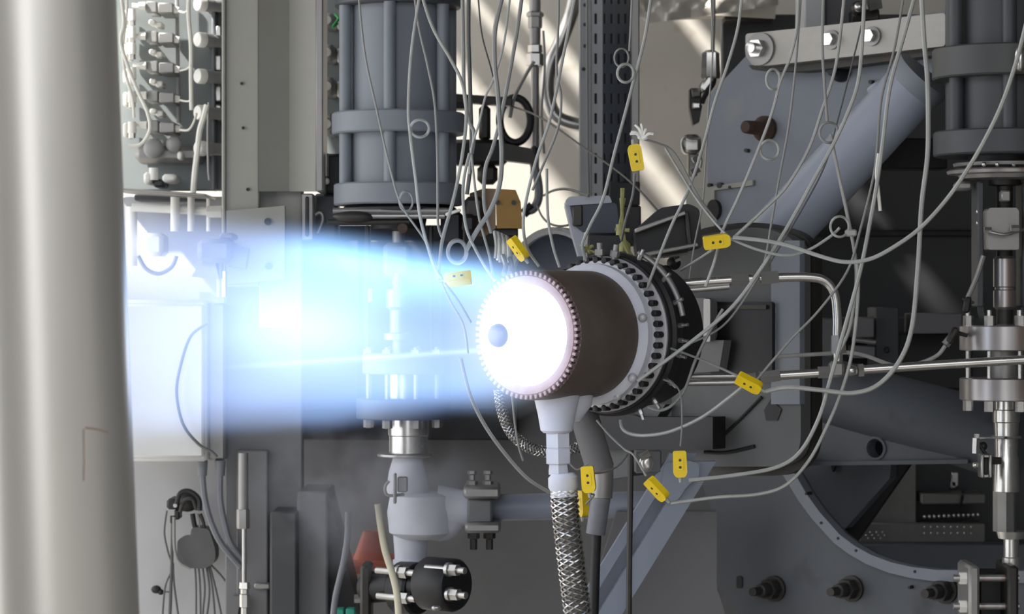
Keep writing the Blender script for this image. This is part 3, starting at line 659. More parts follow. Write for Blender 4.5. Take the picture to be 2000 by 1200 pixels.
P(MB().vl(802, Ya, [(1045, 34), (1092, 31), (1094, 35), (1112, 34)], 24), 'outlet', M['frost'], t)
P(MB().cyl(W(855, 992, Ya), W(935, 994, Ya), S(44, Ya), S(30, Ya), 24), 'side_neck', M['frost'], t)
P(MB().pbox(768, 926, 774, 985, 5.82, .03).pbox(776, 932, 796, 962, 5.83, .02), 'tag_bracket', M['satin_steel'], t)
P(MB().tube([W(760, 940, 5.83), W(752, 952, 5.83), W(758, 968, 5.83), W(790, 966, 5.83)], S(3, 5.8)), 'tag_wire', M['satin_steel'], t)
P(MB().pbox(905, 952, 977, 975, 5.86, .18, .006), 'upper_lug', M['satin_steel'], t)
P(MB().pbox(912, 975, 962, 1024, 5.88, .14, .006), 'side_flange', M['mid_panel'], t)
P(MB().pbox(908, 1022, 978, 1042, 5.86, .18, .006), 'lower_lug', M['satin_steel'], t)
for x in (922, 953):
    P(MB().vl(x, 5.95, [(920, 9), (926, 9), (928, 6), (938, 6), (940, 11), (950, 11)], 6), 'lug_bolt', M['satin_steel'], t)
    P(MB().vl(x + 3, 5.95, [(1042, 12), (1052, 12), (1054, 7), (1074, 7)], 6), 'lug_nut', M['dark_steel'], t)
O(MB().cyl(W(962, 992, 6.0), W(1300, 985, 6.0), S(26, 6), None, 28), 'cross_pipe', M['tube_paint'], 'smooth blue grey pipe running level from the frosted valve behind the braided hose', 'pipe')
t = T('black_flange_joint', 'black bolted flange joint at the bottom under the frosted valve', 'flange joint', W(800, 1250, 5.9))
dv = Vector((.80, -.60, 0)).normalized()
P(MB().pbox(703, 1106, 724, 1260, 5.9, .12, .006), 'back_plate', M['dark_steel'], t)
for cx, cy, r, th, yy in ((800, 1150, 52, .03, 5.9), (862, 1142, 52, .045, 5.82)):
    c = W(cx, cy, yy); P(MB().lathe(c - dv * th, dv, [(0, S(r - 4, yy)), (.006, S(r, yy)), (2 * th - .006, S(r, yy)), (2 * th, S(r - 4, yy))], 30), 'flange', M['black_steel'], t)
P(MB().cyl(W(715, 1150, 5.95), W(870, 1142, 5.82), S(30, 5.9), None, 20), 'spool', M['black_steel'], t)
for cx, cy, yy in ((802, 1120, 5.82), (804, 1170, 5.82), (900, 1115, 5.74), (902, 1163, 5.74)):
    c = W(cx, cy, yy)
    P(MB().cyl(c - dv * .1, c + dv * .012, S(7, yy), None, 12).hexa(c - dv * .03, c - dv * .008, S(12, yy)).cyl(c - dv * .038, c - dv * .03, S(14, yy), None, 14), 'stud_bolt', M['steel'], t)
for y in (1120, 1170): P(MB().cyl(W(724, y, 5.95), W(800, y, 5.88), S(7, 5.9), None, 12), 'rod', M['steel'], t)
P(MB().hexa(W(692, 1170, 5.93), W(706, 1170, 5.93), S(9, 5.9)), 'back_nut', M['bright_steel'], t)
P(MB().ball(W(852, 1188, 5.74), S(8, 5.7), (1.2, .8, .7)), 'drain_plug', M['steel'], t)
cable('cream_hose', [(738, 985), (744, 1030), (752, 1075), (766, 1120), (776, 1165), (780, 1230)], 5.62, 5.62, 7, 'cream_cable', 'cream coloured hose hanging in front of the black flange joint', 'hose', None, 10)
cable('grey_hose', [(680, 1000), (679, 1045), (673, 1090), (664, 1130), (655, 1170), (648, 1230)], 5.85, 5.85, 6.5, 'conduit_grey', 'grey hose hanging left of the cream hose', 'hose', None, 10)

Yb = 5.5
t = T('control_actuator', 'dark grey actuator with tie rods cut by the right edge', 'actuator', W(1962, 330, Yb))
actuator(t, 1962, Yb, ((96, 156, 140, 'actuator_grey'), (258, 306, 138, 'actuator_dark')), ((-60, 96, 96), (156, 258, 98)), ((-60, 96), (156, 258)), 14, 112, -66, 'actuator_dark')
P(MB().ball(W(1992, 115, 5.32), S(16, 5.4), (.7, .8, 1.6)), 'name_boss', M['bright_steel'], t)
P(MB().vl(1962, Yb, [(306, 70), (318, 70)], 30), 'spacer', M['black_steel'], t)
t = T('rusty_bellows_plate', 'worn brown disc plates under the right hand actuator', 'plate', W(1962, 352, Yb))
P(MB().vl(1962, Yb, [(318, 96), (320, 100), (326, 98), (328, 84)], 36), 'upper_disc', M['satin_steel'], t)
P(MB().vl(1962, Yb, [(332, 108), (335, 112), (341, 110), (343, 90), (350, 86), (352, 60)], 36), 'lower_disc', M['heat_tinted'], t)
for x in (1922, 1948, 1980): P(MB().ball(W(x, 321, Yb - .1), S(5, Yb), (1, 1, 1), 10, 6), 'bolt_head', M['bright_steel'], t)
P(MB().pbox(1868, 354, 1900, 372, Yb - .02, .05, .008), 'side_tab', M['satin_steel'], t)
t = T('yoke_valve', 'steel valve with yoke, coupling and bolted flange pair at the right edge', 'valve', W(1962, 1100, Yb))
for x in (1916, 2004): P(MB().pbox(x - 6, 355, x + 6, 600, Yb - .04, .08), 'yoke_leg', M['actuator_dark'], t)
P(MB().tube([W(1916, 590, Yb), W(1920, 620, Yb), W(1940, 638, Yb), W(1962, 642, Yb), W(1990, 636, Yb), W(2004, 600, Yb)], S(8, Yb)), 'yoke_bow', M['actuator_dark'], t)
P(MB().vl(1962, Yb, [(352, 32), (362, 32), (364, 16), (640, 16)], 18), 'stem', M['dark_steel'], t)
P(MB().pbox(1956, 372, 1974, 394, Yb - .06, .03), 'stem_nut', M['satin_steel'], t)
P(MB().prism([flat(rpoly([(1928, 412), (1934, 406), (1986, 406), (1990, 412), (1990, 488), (1930, 488)], 4), W(1960, 440, Yb - .09), Vector((0, -1, 0)))], (0, .1, 0)), 'coupling_block', M['satin_steel'], t)
P(MB().tube([W(1926, 450, Yb - .1), W(1938, 454, Yb - .105), W(1962, 458, Yb - .105), W(1985, 452, Yb - .1), W(2006, 447, Yb - .09)], S(3, Yb)), 'coupling_wire', M['steel'], t)
P(MB().hexa(W(1922, 450, Yb - .1), W(1936, 450, Yb - .1), S(7, Yb)).hexa(W(1974, 446, Yb - .11), W(1990, 446, Yb - .11), S(7, Yb)), 'coupling_screw', M['bright_steel'], t)
for y in (414, 436): P(MB().ball(W(1911, y, Yb - .03), S(5, Yb)), 'leg_screw', M['bright_steel'], t)
P(MB().vl(1962, Yb, [(500, 16), (506, 22), (560, 22), (562, 19), (566, 19), (568, 22), (600, 22), (606, 15), (632, 15), (636, 20)], 24), 'packing_body', M['heat_tinted'], t)
for y0, y1 in ((636, 685), (738, 782)):
    P(MB().vl(1962, Yb, [(y0, 84), (y0 + 2, 87), (y1 - 2, 87), (y1, 84)], 40), 'flange', M['heat_tinted'], t)
for k in range(8):
    a = math.radians(-78 + 45 * k); p = W(1962, 620, Yb) + Vector((S(76, Yb) * math.sin(a), -S(76, Yb) * math.cos(a), 0))
    P(MB().cyl(p + UP * S(14, Yb), p - UP * S(182, Yb), S(4.5, Yb), None, 10).hexa(p + UP * S(3, Yb), p - UP * S(17, Yb), S(10, Yb)).hexa(p - UP * S(162, Yb), p - UP * S(182, Yb), S(10, Yb)), 'stud_bolt', M['bright_steel'], t)
P(MB().vl(1962, Yb, [(685, 30), (738, 30)], 24), 'gasket_neck', M['satin_steel'], t)
P(MB().vl(1965, Yb, [(782, 22), (800, 22), (802, 26), (824, 26), (826, 24), (890, 22), (896, 24), (960, 26), (962, 20)], 28), 'lower_pipe', M['bright_steel'], t)
P(MB().vl(1961, Yb, [(960, 22), (1038, 22)], 8), 'hex_sleeve', M['steel'], t)
P(MB().vl(1975, Yb, [(1038, 30), (1052, 26), (1054, 15), (1088, 15), (1090, 18), (1106, 18), (1108, 12), (1120, 12)], 24), 'lower_neck', M['bright_steel'], t)
P(MB().vl(1965, Yb, [(852, 28), (855, 30), (857, 28)], 24).bar(W(1905, 856, Yb - .02), W(1965, 855, Yb - .06), .02, S(4, Yb)), 'clamp_band', M['satin_steel'], t)
t = T('clamp_switch', 'small steel clamp and switch box hanging left of the right edge pipe', 'switch', W(1915, 935, 5.45))
P(MB().hexa(W(1906, 856, 5.43), W(1905, 886, 5.43), S(8, 5.4)).hexa(W(1908, 848, 5.43), W(1908, 858, 5.43), S(5, 5.4)), 'clamp_bolt', M['bright_steel'], t)
b = MB()
for x0, y0, x1, y1 in ((1916, 888, 1922, 934), (1932, 888, 1938, 934), (1922, 888, 1932, 895), (1922, 927, 1932, 934)): b.pbox(x0, y0, x1, y1, 5.42, .04, .002)
P(b, 'box_rim', M['steel'], t)
P(MB().pbox(1920, 892, 1934, 930, 5.435, .02), 'box_inside', M['black_plastic'], t)
P(MB().ball(W(1905, 909, 5.43), S(6, 5.4)).cyl(W(1905, 909, 5.43), W(1918, 909, 5.44), S(3, 5.4)), 'ball_stud', M['bright_steel'], t)
P(MB().ball(W(1920, 872, 5.45), S(9, 5.4)).bar(W(1908, 862, 5.44), W(1926, 890, 5.44), .02, S(6, 5.4)), 'lever', M['black_steel'], t)
P(MB().bar(W(1925, 900, 5.45), W(1950, 900, 5.46), .03, S(14, 5.4)), 'arm', M['dark_steel'], t)
t = T('end_flange_joint', 'bolted flange joint at the bottom right corner under the yoke valve', 'flange joint', W(1950, 1250, 5.5))
P(MB().pbox(1892, 1106, 1914, 1260, 5.42, .14, .006), 'left_flange', M['satin_steel'], t)
P(MB().pbox(1968, 1106, 1990, 1260, 5.42, .14, .006), 'right_flange', M['dark_steel'], t)
P(MB().pbox(1914, 1120, 1968, 1260, 5.5, .1), 'spool', M['black_steel'], t)
for y in (1130, 1185):
    P(MB().cyl(W(1862, y, 5.45), W(1990, y, 5.45), S(7, 5.45), None, 12), 'stud', M['heat_tinted'], t)
    P(MB().hexa(W(1874, y, 5.45), W(1892, y, 5.45), S(13, 5.45)), 'nut', M['white_plastic'], t, 'pale nut')
t = T('cable_gland_lead', 'dark cable gland left of the upper steel flange of the yoke valve', 'gland', W(1865, 690, 5.45))
P(MB().bar(W(1868, 640, 5.43), W(1850, 672, 5.43), .02, S(14, 5.4), .008), 'body', M['dark_steel'], t)
P(MB().hexa(W(1856, 662, 5.43), W(1846, 674, 5.43), S(9, 5.4)), 'nut', M['satin_steel'], t)
P(MB().bar(W(1862, 648, 5.44), W(1885, 655, 5.46), .02, S(8, 5.4)), 'arm', M['dark_steel'], t)
cable('sensor_lead', [(1921, 500), (1910, 535), (1898, 565), (1890, 582)], 5.42, 5.42, 5, 'satin_steel', 'short stiff pale lead slanting down from the right yoke', 'lead')
t = T('lead_connector', 'dark plug at the lower end of the slanting lead above the flange nuts', 'connector', W(1888, 615, 5.42))
P(MB().bar(W(1891, 580, 5.42), W(1886, 612, 5.42), .02, S(12, 5.4), .004), 'body', M['black_plastic'], t)
P(MB().bar(W(1880, 584, 5.42), W(1902, 592, 5.42), .012, S(5, 5.4)), 'wing', M['dark_steel'], t)
cable('sensor_cable', [(1846, 676), (1830, 695), (1795, 710), (1755, 716), (1720, 706), (1690, 695), (1655, 689), (1600, 692), (1515, 697)], 5.42, 5.42, 4, 'cable_pale', 'pale sensor cable drooping from the dark gland over the level steel tube')

# ------------------------------------------------------------------ the thrust frame (its plates stand square to the engine's axis)
A1 = W(1600, 300, 6.05); A2 = W(1440, 650, 5.6); A3 = W(1640, 1100, 5.98); A0 = W(1650, 80, 5.9)
BK = -AX
t = T('thrust_frame', 'blue grey welded thrust frame of plates and tubes behind the engine', 'frame', W(1600, 1200, 5.9))
upl = P(MB().prism([flat(rpoly([(1382, 190), (1462, 104), (1560, 60), (1860, 20), (1860, 130), (1800, 190), (1560, 480), (1382, 470)], 14), A1)], BK * .03), 'upper_plate', M['frame_paint'], t)
P(MB().prism([flat([(1340, 372), (1470, 352), (1470, 362), (1395, 372), (1395, 470), (1340, 450)], A1 + AX * .01)], BK * .02), 'weld_strip', M['column_paint'], t, 'pale weathered strip')
for x, y, r, l in ((1496, 252, 26, .09), (1645, 141, 20, .05)):
    p = onplane(x, y, A1)
    P(MB().lathe(p - AX * .002, AX, [(0, S(r, 6)), (.014, S(r, 6)), (.02, S(r * .8, 6)), (.03, S(r * .55, 6)), (l, S(r * .5, 6)), (l + .004, S(r * .4, 6))], 18), 'stud', M['rust' if l > .06 else 'black_steel'], upl)
for x, y, r in ((1457, 294, 4), (1700, 160, 4), (1405, 362, 6), (1385, 362, 4), (1425, 366, 3)):
    p = onplane(x, y, A1 + AX * .011); P(MB().lathe(p - AX * .012, AX, [(0, S(r, 6)), (.014, S(r, 6))], 12), 'plate_screw', M['dark_steel'], upl)
P(MB().prism([flat(circ(1392, 410, 12, 20), A1 + AX * .014)], BK * .02), 'port_hole', M['black_steel'], t)
P(MB().cyl(W(1800, 152, 5.68), W(1500, 480, 5.86), S(57, 5.7), S(57, 5.86), 40), 'upper_tube', M['tube_paint'], t)
P(MB().lathe(W(1800, 152, 5.68), W(1500, 480, 5.86) - W(1800, 152, 5.68), [(-.01, S(60, 5.7)), (.012, S(63, 5.7)), (.03, S(57, 5.7))], 40), 'weld_collar', M['frame_paint'], t)
P(MB().tube([W(1728, 160, 5.7), W(1712, 168, 5.7), W(1700, 178, 5.72)], S(8, 5.7)), 'lug', M['tube_paint'], t)
P(MB().pbox(1700, 270, 1850, 330, 6.1, .1), 'tube_shadow_plate', M['black_steel'], t, 'black plate standing in for the shade behind the tube')  # black sheet giving the shade behind the upper tube as colour
P(MB().bar(W(1720, 300, 5.98), W(1590, 440, 6.02), .04, S(20, 6)), 'dark_rail', M['dark_steel'], t)
mp = rpoly([(1312, 470), (1480, 440), (1564, 470), (1564, 912), (1312, 912)], 62, 8)
P(MB().prism([flat(mp, A2)], BK * .04), 'mount_plate', M['mount_paint'], t)
mp2 = rpoly([(1322, 452), (1480, 430), (1592, 462), (1592, 930), (1322, 930)], 84, 8)
P(MB().prism([flat(mp2, A2 - AX * .05)], BK * .03), 'mount_rim', M['dark_steel'], t)
P(MB().prism([flat([(1506, 470), (1562, 470), (1562, 790), (1506, 790)], A2 + AX * .008)], BK * .02), 'mount_strip', M['frame_paint'], t)
P(MB().prism([flat(rpoly([(1388, 590), (1508, 590), (1508, 742), (1388, 742)], 6), A2 + AX * .02)], BK * .03), 'dark_cover', M['black_steel'], t)
P(MB().prism([flat([(1400, 596), (1496, 596), (1496, 604), (1400, 604)], A2 + AX * .026)], BK * .02), 'cover_lip', M['dark_steel'], t)
P(MB().prism([flat(rpoly([(1290, 584), (1386, 582), (1386, 668), (1290, 668)], 14), A2 + AX * .06)], BK * .03), 'bracket_plate', M['mid_panel'], t)
P(MB().prism([flat(rpoly([(1374, 584), (1387, 584), (1387, 668), (1374, 668)], 4), A2 + AX * .066)], BK * .02), 'bracket_lip', M['satin_steel'], t)
P(MB().prism([flat([(1320, 665), (1414, 665), (1404, 726), (1320, 730)], A2 + AX * .05)], BK * .03), 'lower_bracket', M['mid_panel'], t)
P(MB().prism([flat([(1250, 815), (1392, 815), (1392, 878), (1168, 878), (1168, 800)], A2 + AX * .06)], BK * .05), 'black_foot', M['black_steel'], t)
P(MB().prism([flat([(1168, 862), (1262, 790), (1300, 790), (1240, 880), (1236, 930), (1168, 940)], A2 + AX * .03)], BK * .04), 'side_gusset', M['mount_paint'], t)
for pts, r in (([(1488, 776), (1440, 825), (1396, 868)], 3.5), ([(1376, 884), (1420, 884), (1474, 872)], 4)):
    P(MB().tube([onplane(x, y, A2 + AX * .002) for x, y in pts], S(r, 5.6), 6), 'weld_line', M['black_steel'], t)
P(MB().prism([flat([(1492, 802), (1505, 780), (1526, 800), (1518, 822), (1496, 822)], A2 + AX * .003)], BK * .01), 'burn_mark', M['black_steel'], t)
P(MB().cyl(W(1545, 742, 6.2), W(1990, 872, 5.9), S(62, 6.15), S(75, 5.9), 44), 'lower_tube', M['lower_paint'], t)
gus = flat([(1540, 800), (1626, 806), (1885, 892), (1885, 903), (1540, 903)], W(1700, 860, 6.05))
hole = flat(circ(1711, 876, 15, 19), W(1700, 860, 6.05))
P(MB().prism([gus, hole], BK * .03), 'gusset_plate', M['lower_paint'], t)
hp = onplane(1711, 876, W(1700, 860, 6.05))
P(MB().lathe(hp - AX * .035, AX, [(0, S(24, 5.9)), (.04, S(24, 5.9)), (.041, S(19, 5.9)), (.002, S(18, 5.9)), (0, S(24, 5.9))], 24), 'hole_collar', M['lower_paint'], t)
P(MB().prism([flat(circ(1711, 876, 22), W(1700, 860, 6.05) - AX * .045)], BK * .01), 'hole_back', M['black_plastic'], t)
P(MB().prism([flat([(1535, 903), (1890, 898), (1890, 906), (1535, 911)], W(1700, 860, 6.05) + AX * .012)], BK * .05), 'flange_edge', M['lower_paint'], t)
P(MB().prism([flat([(1535, 908), (1740, 906), (1738, 935), (1652, 1032), (1600, 1010)], W(1700, 860, 6.18))], BK * .03), 'lower_gusset', M['lower_paint'], t)
P(MB().prism([flat([(1622, 907), (1634, 907), (1626, 922)], W(1700, 860, 6.17))], BK * .01), 'notch', M['black_steel'], t)
P(MB().bar(W(1770, 885, 6.24), W(1655, 1050, 6.3), .04, S(42, 6.1), .006), 'black_brace', M['black_steel'], t)
arc = [(1540, 905), (1555, 930), (1575, 965), (1600, 1000), (1640, 1045), (1668, 1066), (1700, 1084), (1740, 1099), (1780, 1108), (1830, 1114), (2030, 1116)]
cur = [(1392, 905)] + arc + [(2030, 1330), (1500, 1330), (1440, 1195), (1402, 1150), (1392, 1105)]
cpl = P(MB().prism([flat(cur, A3)], BK * .04), 'curved_plate', M['lower_paint'], t)
arc2 = [(x - 20 * (1 - i / 10), y + 10 + 14 * (i / 10)) for i, (x, y) in enumerate(arc)]
P(MB().prism([flat(arc + arc2[::-1], A3 + AX * .014)], BK * .03), 'arc_lip', M['frame_paint'], t, 'lighter curved lip')
P(MB().prism([flat(rpoly([(1365, 900), (1400, 895), (1560, 880), (1545, 920), (1392, 1000), (1375, 960)], 8), A3 - AX * .03)], BK * .03), 'upper_web', M['lower_paint'], t)
P(MB().prism([flat(circ(1558, 880, 15, 14), A3 + AX * .0)], BK * .01), 'round_hole', M['black_plastic'], t)
P(MB().prism([flat(rpoly([(1438, 1126), (1449, 1126), (1449, 1150), (1438, 1150)], 5), A3 + AX * .003)], BK * .008), 'slot', M['black_plastic'], t)
for x, y in ((1514, 1150), (1665, 1150), (1848, 1153)):
    p = onplane(x, y, A3)
    P(MB().lathe(p - AX * .003, AX, [(0, S(27, 5.7)), (.012, S(27, 5.7)), (.013, S(22, 5.7))], 20).hexa(p + AX * .012, p + AX * .038, S(22, 5.7)).lathe(p + AX * .038, AX, [(0, S(15, 5.7)), (.03, S(14, 5.7)), (.032, S(9, 5.7)), (.062, S(9, 5.7))], 14), 'frame_bolt', M['dark_steel'], cpl)
for x, y in ((1637, 1052), (1672, 1076), (1787, 1117), (1776, 1148), (1604, 1022), (1575, 965)):
    p = onplane(x, y, A3 + AX * .014); P(MB().lathe(p - AX * .02, AX, [(0, S(4, 5.7)), (.022, S(3, 5.7))], 8), 'paint_chip', M['black_steel'], cpl)
O(MB().prism([[W(1205, 1000, 5.95), W(1400, 1000, 5.95), W(1400, 1150, 5.95), W(1460, 1330, 5.95), W(1120, 1330, 5.95), W(1150, 1180, 5.95)]], (0, .05, 0)),
  'backing_plate', M['mid_panel'], 'flat grey plate between the diagonal strut and the curved frame plate', 'plate')
# link bar
t = T('link_bar', 'bare steel link bar with washers across the top right', 'bar', W(1650, 130, 5.9))
bp = rpoly([(1456, 66), (1846, 25), (1846, 90), (1500, 128), (1470, 128), (1456, 110)], 6)
lb_ = P(MB().prism([flat(bp, A0)], BK * .045), 'bar', M['bar_steel'], t)
p = onplane(1486, 96, A0)
P(MB().lathe(p, AX, [(0, S(33, 5.9)), (.008, S(33, 5.9)), (.009, S(27, 5.9))], 28), 'washer', M['satin_steel'], lb_)
P(MB().hexa(p + AX * .008, p + AX * .028, S(19, 5.9)).lathe(p + AX * .028, AX, [(0, S(11, 5.9)), (.02, S(11, 5.9)), (.021, S(7, 5.9))], 16), 'bolt', M['bright_steel'], lb_)
for x, y in ((1625, 78), (1704, 71)):
    p = onplane(x, y, A0)
    P(MB().lathe(p, AX, [(0, S(19, 5.9)), (.006, S(19, 5.9)), (.007, S(14, 5.9))], 24), 'washer', M['satin_steel'], lb_)
    P(MB().hexa(p + AX * .006, p + AX * .024, S(13, 5.9)), 'bolt', M['bright_steel'], lb_)
P(MB().prism([flat([(1462, 128), (1850, 88), (1850, 104), (1640, 132), (1560, 140), (1470, 136)], A0 - AX * .03)], BK * .05), 'spacer', M['dark_steel'], t, 'dark spacer standing in for the shade under the bar')  # dark strip paints the bar's shadow, and also spaces it from the plate
t = T('pale_column', 'pale grey box column with clamp above the link bar', 'column', W(1625, 60, 6.2))
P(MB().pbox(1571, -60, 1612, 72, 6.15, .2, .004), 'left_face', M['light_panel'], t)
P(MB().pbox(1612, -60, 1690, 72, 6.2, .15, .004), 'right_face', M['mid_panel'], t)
P(MB().ball(W(1676, 18, 6.1), S(16, 6.1)).pbox(1664, 18, 1718, 40, 6.12, .06), 'clamp', M['dark_steel'], t)
P(MB().hexa(W(1696, 10, 6.08), W(1720, 4, 6.08), S(14, 6.1)).ball(W(1678, 14, 6.05), S(10, 6.1)), 'clamp_nut', M['bright_steel'], t)

# ------------------------------------------------------------------ lower middle: strut, rod, braided hose, sleeve pipe
t = T('diagonal_strut', 'light blue grey diagonal strut running down left under the mount plate', 'strut', W(1180, 1240, 5.5))
def ln(k, y): return 1338 - (y - 900) * .615 + k
b = MB()
for k0, k1, dy, nm_ in ((-38, -14, 0, 'left_flange'), (-14, 14, .05, 'web'), (14, 62, 0, 'right_flange')):
    y0 = 886 if k0 < 0 else 902
    P(MB().prism([[W(ln(k0, y0), y0, 5.5 + dy), W(ln(k1, y0), y0, 5.5 + dy), W(ln(k1, 1330), 1330, 5.5 + dy), W(ln(k0, 1330), 1330, 5.5 + dy)]], (0, .03, 0)), nm_, M['strut_paint'], t)
P(MB().prism([[W(x, y, 5.48) for x, y in rpoly([(1300, 905), (1345, 900), (1366, 906), (1366, 932), (1342, 950), (1322, 980), (1290, 980)], 10)]], (0, .02, 0)), 'end_cap', M['strut_paint'], t)
P(MB().ball(W(1262, 905, 5.46), S(14, 5.6), (1, .6, 1.3)).hexa(W(1250, 895, 5.44), W(1268, 885, 5.44), S(7, 5.6)), 'frosty_fitting', M['bright_steel'], t, 'crumpled bright fitting')
P(MB().pbox(1240, 880, 1292, 925, 5.5, .03), 'top_plate', M['mount_paint'], t)
cable('dark_rod', [(1232, 880), (1231, 980), (1229, 1100), (1228, 1260)], 5.45, 5.45, 6, 'dark_steel', 'thin dark upright rod crossing in front of the diagonal strut', 'rod')
t = T('sleeve_pipe', 'grey sleeved pipe just right of the braided hose', 'pipe', W(1165, 1240, 5.3))
P(MB().tube([W(1138, 800, 5.26), W(1155, 860, 5.27), W(1172, 915, 5.28)], S(28, 5.27), 18), 'upper_sleeve', M['mid_panel'], t)
P(MB().tube([W(1176, 905, 5.28), W(1176, 940, 5.28), W(1174, 972, 5.28)], S(22, 5.28), 18), 'middle_sleeve', M['satin_steel'], t)
P(MB().tube([W(1174, 972, 5.28), W(1168, 1010, 5.28), W(1163, 1044, 5.28)], S(19, 5.28), 18), 'lower_sleeve', M['conduit_grey'], t)
P(MB().tube([W(1165, 1040, 5.28), W(1162, 1120, 5.28), W(1158, 1260, 5.28)], S(10, 5.28), 12), 'core_pipe', M['black_steel'], t)

def braided(t, pts, Y, r, m=10, turns=9, wire=.0016, dark='satin_steel'):
    Q = [W(x, y, Y) for x, y in pts]
    core = MB().tube(Q, S(r * .93, Y), 16, 10)
    P(core, 'hose_tube', M['braid'], t)
    # centre line, resampled, for the braid wires
    C_ = []; n = 16; vs = core.v
    for i in range(len(vs) // n): C_.append(sum(vs[i * n:(i + 1) * n], Vector()) / n)
    wb = MB(); R_ = S(r, Y)
    for sgn in (1, -1):
        for k in range(m):
            path = []
            for i in range((len(C_) - 1) * 3 + 1):
                j, f_ = divmod(i / 3, 1); j = int(j)
                c = C_[j].lerp(C_[min(j + 1, len(C_) - 1)], f_); tg = (C_[min(j + 1, len(C_) - 1)] - C_[max(j - 1, 0)]).normalized()
                u = tg.cross(Vector((0, 1, 0))).normalized(); v = tg.cross(u)
                a = 2 * math.pi * (k / m) + sgn * turns * 2 * math.pi * i / ((len(C_) - 1) * 3)
                path.append(c + (u * math.cos(a) + v * math.sin(a)) * (R_ + .0012 * sgn * math.cos(2 * m * turns * math.pi * i / ((len(C_) - 1) * 3))))
            wb.tube(path, wire, 4, 1, False, False)
    P(wb, 'braid_wires', M['steel'], t, 'woven steel wires', 'stuff')
t = T('braided_hose', 'thick braided steel hose dropping from the frosted inlet to the bottom edge', 'hose', W(1126, 1240, 5.07))
braided(t, [(1101, 958), (1105, 1010), (1112, 1070), (1119, 1130), (1127, 1190), (1134, 1260)], 5.07, 25, 7, 4.2, .0019)
P(MB().lathe(W(1099, 925, 5.07), W(1102, 968, 5.07) - W(1099, 925, 5.07), [(0, S(22, 5.07)), (.008, S(29, 5.07)), (.026, S(30, 5.07)), (.034, S(26, 5.07)), (.046, S(27, 5.07))], 24), 'end_ferrule', M['frost'], t, 'frosted end ferrule')
t = T('braided_loop', 'thin braided hose looping under the engine behind the frosted inlet', 'hose', W(1060, 890, 5.3))
braided(t, [(975, 762), (980, 800), (995, 840), (1022, 868), (1056, 882), (1100, 884), (1140, 868), (1168, 838)], 5.3, 9.5, 6, 7, .0012)
cable('thin_line', [(1000, 770), (1006, 830), (1014, 875), (1022, 900)], 5.26, 5.28, 2.4, 'cable_grey', 'thin line hanging inside the braided loop left of the inlet', 'line')

# ------------------------------------------------------------------ the engine
N0 = W(1027, 655, 5.0)
def E(tt, r, a): return N0 + AX * tt + SIDE * (r * math.cos(a)) + UP * (r * math.sin(a))
t = T('rocket_engine', 'brown cylindrical rocket engine with white hot nozzle and toothed rim', 'engine', E(-.2, .2, -math.pi / 2))
R0 = .128
P(MB().lathe(N0, AX, [(-.205, R0 - .004), (-.2, R0), (-.02, R0), (-.012, R0 - .003), (-.012, R0 - .02)], 96), 'chamber_shell', M['engine_brown'], t)
ring = P(MB().lathe(N0, AX, [(-.012, R0 - .002), (-.014, R0 - .012), (-.004, R0 - .008), (0, R0 - .012), (0, .1), (-.010, .0995), (-.012, .098)], 96), 'front_ring', M['rim_copper'], t, 'coppery front ring')
for k in range(64):
    a = 2 * math.pi * k / 64
    mb = MB(); M3 = Matrix((AX, -SIDE * math.sin(a) + UP * math.cos(a), SIDE * math.cos(a) + UP * math.sin(a))).transposed()
    mb.box(E(-.006, R0 - .006, a), (.013, .0068, .009), M3, .001); P(mb, 'rim_tooth', M['rim_copper'], ring)
P(MB().lathe(N0, AX, [(-.0115, .09), (-.011, .0988), (-.0025, .0992), (-.003, .0965), (-.008, .085), (-.0095, .05)], 72), 'nozzle_throat', M['white_hot'], t, 'white hot nozzle interior')
P(MB().lathe(N0, AX, [(-.034, .056), (.0, .047), (.05, .034), (.085, .0245), (.086, .022)], 48), 'centre_spike', M['white_hot'], t, 'white hot central spike')
P(MB().lathe(N0, AX, [(.0845, .0235), (.092, .022), (.099, .016), (.101, .008)], 32), 'spike_tip', M['spike_metal'], t, 'dark blue grey spike tip')
P(MB().lathe(N0, AX, [(-.232, .134), (-.23, .143), (-.212, .143), (-.206, .138), (-.2, .126)], 80), 'insulation_ring', M['frost'], t, 'frosty pale ring')
sfl = P(MB().lathe(N0, AX, [(-.262, .14), (-.262, .157), (-.256, .158), (-.25, .152), (-.236, .15), (-.23, .148), (-.228, .138)], 96), 'slotted_flange', M['flange_pale'], t)
for k in range(44):
    a = 2 * math.pi * k / 44
    M3 = Matrix((AX, -SIDE * math.sin(a) + UP * math.cos(a), SIDE * math.cos(a) + UP * math.sin(a))).transposed()
    P(MB().lathe(E(-.247, .1505, a), AX, [(0, .0066), (.018, .0066), (.019, .004)], 10), 'flange_bolt', M['engine_black'], sfl)
P(MB().lathe(N0, AX, [(-.3, .14), (-.3, .166), (-.292, .168), (-.276, .168), (-.27, .162), (-.262, .162), (-.262, .14)], 80), 'rear_flange', M['engine_black'], t)
P(MB().lathe(N0, AX, [(-.40, .13), (-.398, .15), (-.3, .15)], 64), 'rear_body', M['engine_black'], t)
P(MB().lathe(N0, AX, [(-.46, .1), (-.40, .11)], 40), 'mount_stub', M['dark_steel'], t)
arcp = [E(-.288, .178, math.radians(a)) for a in range(68, 10, -8)]
P(MB().tube(arcp, .006, 10), 'clamp_band', M['satin_steel'], t, 'pale curved clamp band')
for a, tt in ((64, -.28), (22, -.285), (6, -.285), (-4, -.285), (-14, -.285), (-34, -.29), (-52, -.29), (-66, -.29), (40, -.285)):
    a = math.radians(a); P(MB().hexa(E(tt, .165, a), E(tt, .178, a), .0055).cyl(E(tt, .178, a), E(tt, .19, a), .0035, None, 10), 'sensor_port', M['steel'], t)
